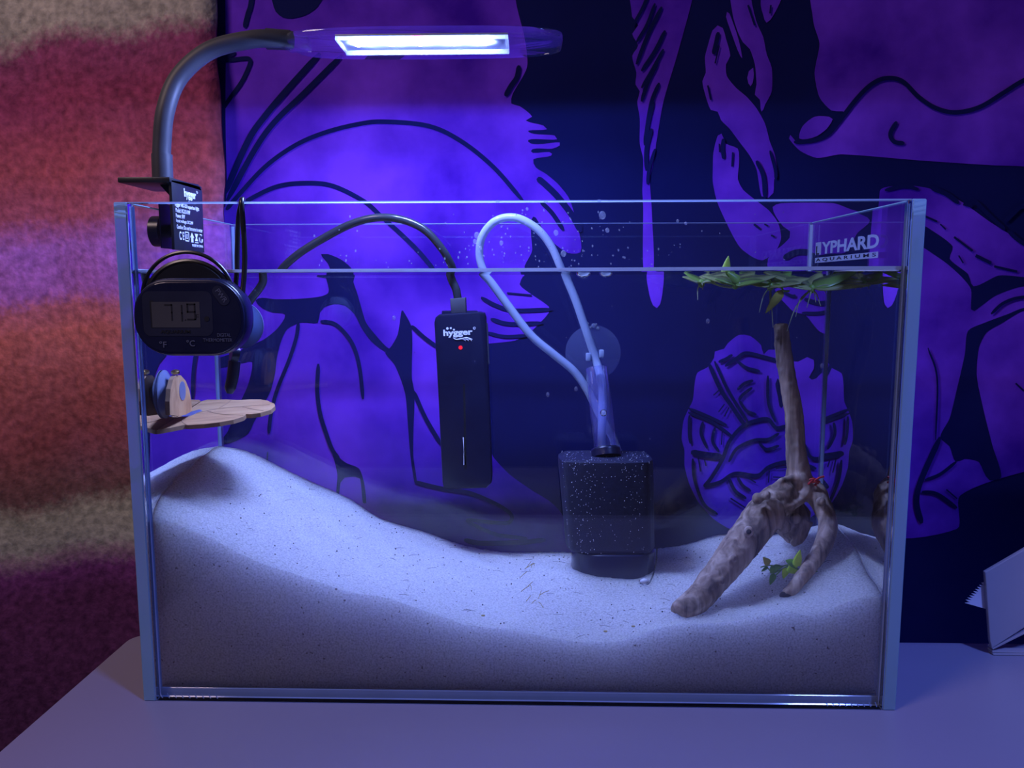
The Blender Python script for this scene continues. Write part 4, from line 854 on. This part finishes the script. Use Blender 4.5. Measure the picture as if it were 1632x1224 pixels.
for nm, sc, st in (('lumps', .016, .0020), ('grain', .0040, .0008)):
    d_ = dw.modifiers.new(nm, 'DISPLACE'); d_.texture = tex(nm, sc); d_.strength = st; d_.mid_level = .5; d_.texture_coords = 'LOCAL'
bm = bmesh.new()
for k in range(6):
    a = dp(1288+k*2, 768+random.uniform(-4, 6), .078); b = a+Vector((random.uniform(.001, .007), random.uniform(-.004, .002), random.uniform(-.002, .005))); tube_bm([a, (a+b)/2+Vector((0, -.001, .001)), b], .0007, 6, bm, 3)
add('red_thread', bm, M_RED, dw, label='red thread tied round the wood', kind='stuff')
for c_, r in ((dp(1193, 847, .0472), .0016),): add('knot_hole', disc_bm(c_+Vector((-.0002, -.0020, .0002)), (-.2, -1, .3), r, .0008, seg=14, dome=.0005), pm('dark_knot', (.02, .014, .012), .8), dw)
e1 = dp(1253, 949, .045)
add('cut_end', sphere_bm(e1+Vector((0, -.0003, 0)), .0038, None, 12, 8, (1.15, .9, .75)), pm('dark_end_grain', (.03, .02, .02), .8), dw, label='dark cut tip')

# ------------------------------------------------------------------ plants
def leaf_bm(a, b, wd, nrm, curl=.15, bm=None, n=7, tip=.55, fold=.12):
    a, b = Vector(a), Vector(b); d = b-a; ln_ = d.length; d.normalize(); nrm = Vector(nrm); nrm = (nrm-d*nrm.dot(d)).normalized(); s = d.cross(nrm)
    bm = bm or bmesh.new(); rows = []
    for i in range(n+1):
        t = i/n; wv = wd*(math.sin(math.pi*min(1, t**tip*.98+.01))**.8)*.5; c = a+d*ln_*t+nrm*(curl*ln_*math.sin(t*math.pi*.5)*t)
        rows.append([bm.verts.new(c-s*wv+nrm*wv*fold), bm.verts.new(c), bm.verts.new(c+s*wv+nrm*wv*fold)])
    top_ = []
    for a_, b_ in zip(rows, rows[1:]):
        for k in range(2): bm.faces.new((a_[k], a_[k+1], b_[k+1], b_[k]))
    return bm
def leaf(parent, a, b, wd, nrm, m, curl=.1, **kw):
    o = add('leaf', leaf_bm(a, b, wd, nrm, curl, **kw), m, parent); s_ = o.modifiers.new('body', 'SOLIDIFY'); s_.thickness = .0006; s_.offset = 0; return o
FLO = [  # crown (px, Y), label, leaves (angle deg, length, width, dip), roots (dx px, bottom py)
 ((1118, .060), 'small pale floating plant nearest the hose with one long runner', [(185, .012, .007, -.0012), (160, .011, .006, .0006), (10, .022, .010, .0008), (60, .012, .007, .0004), (-20, .013, .006, -.001)], [(-6, 478), (2, 462)]),
 ((1172, .050), 'floating plant with a bright green leaf sticking above the water line', [(170, .020, .010, -.001), (200, .014, .008, -.0022), (10, .026, .011, -.001), (40, .018, .010, .0006), (-30, .018, .011, -.003)], [(6, 458)]),
 ((1228, .058), 'floating plant carrying a hanging yellow leaf above the driftwood tip', [(178, .024, .012, -.0018), (150, .020, .011, .0004), (5, .024, .013, -.002), (-40, .020, .013, -.004), (40, .02, .011, .0006)], [(-18, 498), (4, 522), (-2, 500)]),
 ((1294, .062), 'largest floating plant with a spray of hanging roots beside the right glass', [(182, .030, .012, .0003), (160, .026, .012, .0006), (195, .024, .011, -.004), (-4, .030, .012, -.0035), (12, .030, .012, .0008), (-14, .034, .011, -.005), (60, .018, .01, .0006)], [(-40, 528), (-26, 505), (-8, 490), (6, 482), (14, 488), (24, 470), (34, 458)]),
 ((1368, .085), 'floating plant farthest right with leaf tips touching the right glass', [(180, .022, .010, -.002), (150, .016, .009, .0005), (0, .018, .010, -.002), (40, .016, .009, .0006)], [(-4, 462), (8, 490)]),
]
for (px, y), lab, lv, rts in FLO:
    dcr = {1118: .0065, 1172: .0075, 1228: .0085, 1294: .0100, 1368: .0065}[px]; c = W_(px, 450, 1, y); c.z = ZW-dcr
    pl = thing('floating_plant', lab, 'plant', tuple(c), 'plants floating on the water')
    add('crown', sphere_bm(c, .0022, None, 8, 6, (1, 1, 1.3)), M_LEAF, pl)
    for k, (ang, ll, wd, dz) in enumerate(lv):
        a_ = math.radians(ang); e = Vector((c.x+ll*math.cos(a_), c.y+ll*math.sin(a_), ZW-.0010+dz*1.5))
        e.x = min(e.x, XI-.0015)
        leaf(pl, c+Vector((0, 0, .0006)), e, wd*1.1, (0, -.45, 1), (M_LEAF2, M_LEAF)[k % 3 == 1], .02)
    for dx, by in rts:
        e = W_(px+dx, by, 1, y-.004); m2 = (c+e)/2 + Vector((random.uniform(-.001, .001)+dx*.00006, 0, .002)); add('root', tube_bm([c, m2, e], [.0005, .00042, .00018], 6, None, 5), M_ROOT, pl)
    if px == 1118: add('runner', tube_bm([c, W_(1128, 449, 1, .055), W_(1150, 456, 1, .054), W_(1172, 458, 1, .052), W_(1192, 453, 1, .054), W_(1212, 446, 1, .056)], .00065, 8), M_ROOT, pl)
    if px == 1172: leaf(pl, Vector((c.x-.004, c.y, ZW-.003)), A(1161, 408, 1, y), .0055, (0, -1, .2), M_LEAF, .0)
    if px == 1172: leaf(pl, W_(1178, 450, 1, .046), W_(1160, 434, 1, .046), .006, (0, -1, .3), M_LEAF, .0)
    if px == 1228: leaf(pl, W_(1248, 462, 1, .050), W_(1219, 499, 1, .050), .0056, (.3, -1, .3), M_LEAFY, .08); add('stalk', tube_bm([c, W_(1243, 454, 1, .052), W_(1248, 463, 1, .050), W_(1258, 464, 1, .05)], .0007, 6), M_LEAF, pl)
# sprig on the sand
gp = W_(1262, 912, 1, .058); gp.z = sandz(gp.x, gp.y)+.001
fern = thing('green_sprig', 'bright green plant sprig lying on sand between the driftwood legs', 'plant', tuple(gp))
def gs(px, py, y=.056): return W_(px, py, 1, y)
for pts in ([(1272, 908), (1258, 902), (1245, 908), (1232, 912), (1221, 903)], [(1245, 909), (1237, 916), (1230, 925)], [(1256, 900), (1242, 903), (1226, 901), (1212, 904)], [(1270, 906), (1285, 912), (1302, 911), (1314, 916)], [(1285, 914), (1300, 916)], [(1262, 902), (1272, 890), (1275, 880)]):
    add('stem', tube_bm([gs(*p) for p in pts], .00045, 6, None, 4), M_FERND, fern)
for a, b, wd, m in (((1268, 904), (1275, 876), .0055, M_FERN), ((1258, 900), (1269, 914), .0085, M_FERN), ((1254, 905), (1248, 922), .0045, M_FERN), ((1236, 904), (1228, 914), .0055, M_FERND), ((1234, 914), (1227, 932), .0040, M_FERND), ((1226, 900), (1216, 888), .0050, M_LEAFY), ((1232, 905), (1248, 903), .0040, M_FERND), ((1286, 914), (1294, 930), .0060, M_FERN), ((1306, 911), (1317, 919), .0032, M_FERN), ((1297, 916), (1307, 918), .0030, M_FERND), ((1264, 898), (1252, 893), .0045, M_FERND), ((1224, 903), (1213, 911), .0022, M_FERND), ((1298, 905), (1302, 898), .0025, M_FERND)):
    leaf(fern, gs(*a), gs(*b), wd, (.1, -1, .5), m, .05)

# ------------------------------------------------------------------ grey clamshell at the right, paper scrap
BYF, BYK = .0735, .0765
bx = thing('grey_folder', 'grey board folder propped open at the right end of the desk', 'folder', tuple(A(1584, 1040, 1, BYF)))
f4 = [A(1570, 912, 1, BYF), A(1640, 871.5, 1, BYF), A(1720, 826, 1, BYF), A(1720, 942, 1, BYF), A(1640, 996, 1, BYF), A(1581, 1034, 1, BYF), A(1578, 1022, 1, BYF)]
add('upper_board', prism_bm(f4, (0, BYK-BYF, 0), .0006), M_BOX, bx, smooth=False)
def strip(name, a, b, th_, m, y0=BYF+.0003, dpth=.0060):
    a, b = Vector(a), Vector(b); n = Vector((-(b-a).z, 0, (b-a).x)).normalized()*th_; off = Vector((0, y0-a.y, 0)); add(name, prism_bm([a+off, b+off, b+n+off, a+n+off], (0, dpth, 0), .0002), m, bx, smooth=False)
strip('inner_board', A(1583, 1036, 1, BYF), A(1720, 968, 1, BYF), .0013, M_BOX)
strip('lining', A(1588, 1034.5, 1, BYF), A(1720, 966, 1, BYF), .0010, M_BOXIN, BYF+.001, .004)
z_l = A(1582, 1038, 1, BYF).z
strip('lower_board', (A(1582, 1038, 1, BYF).x, BYF, z_l-.0012), (A(1720, 1050, 1, BYF).x, BYF, z_l-.0022), .0012, M_BOX)
strip('lower_flap', (A(1582, 1042, 1, BYF).x, BYF, max(.0002, z_l-.0030)), (A(1720, 1056, 1, BYF).x, BYF, max(.0002, z_l-.0040)), .0010, M_BOX, BYF-.0008)
zz = [(1578, 926), (1568, 928)]
for k in range(9):
    t = k/8; zz.append((1564-t*25, 929+t*27)); zz.append((1568-t*22, 933+t*27))
zz += [(1538, 961), (1552, 965), (1573, 971), (1590, 972), (1590, 926)]
PYS = BYK+.0004
o = add('paper_scrap', prism_bm([A(x, y, 1, PYS) for x, y in zz], (0, .0004, 0)), M_PAPER, smooth=False, origin=tuple(A(1570, 950, 1, PYS))); tag(o, 'torn white paper scrap with a zigzag edge poking out behind the grey folder', 'paper')
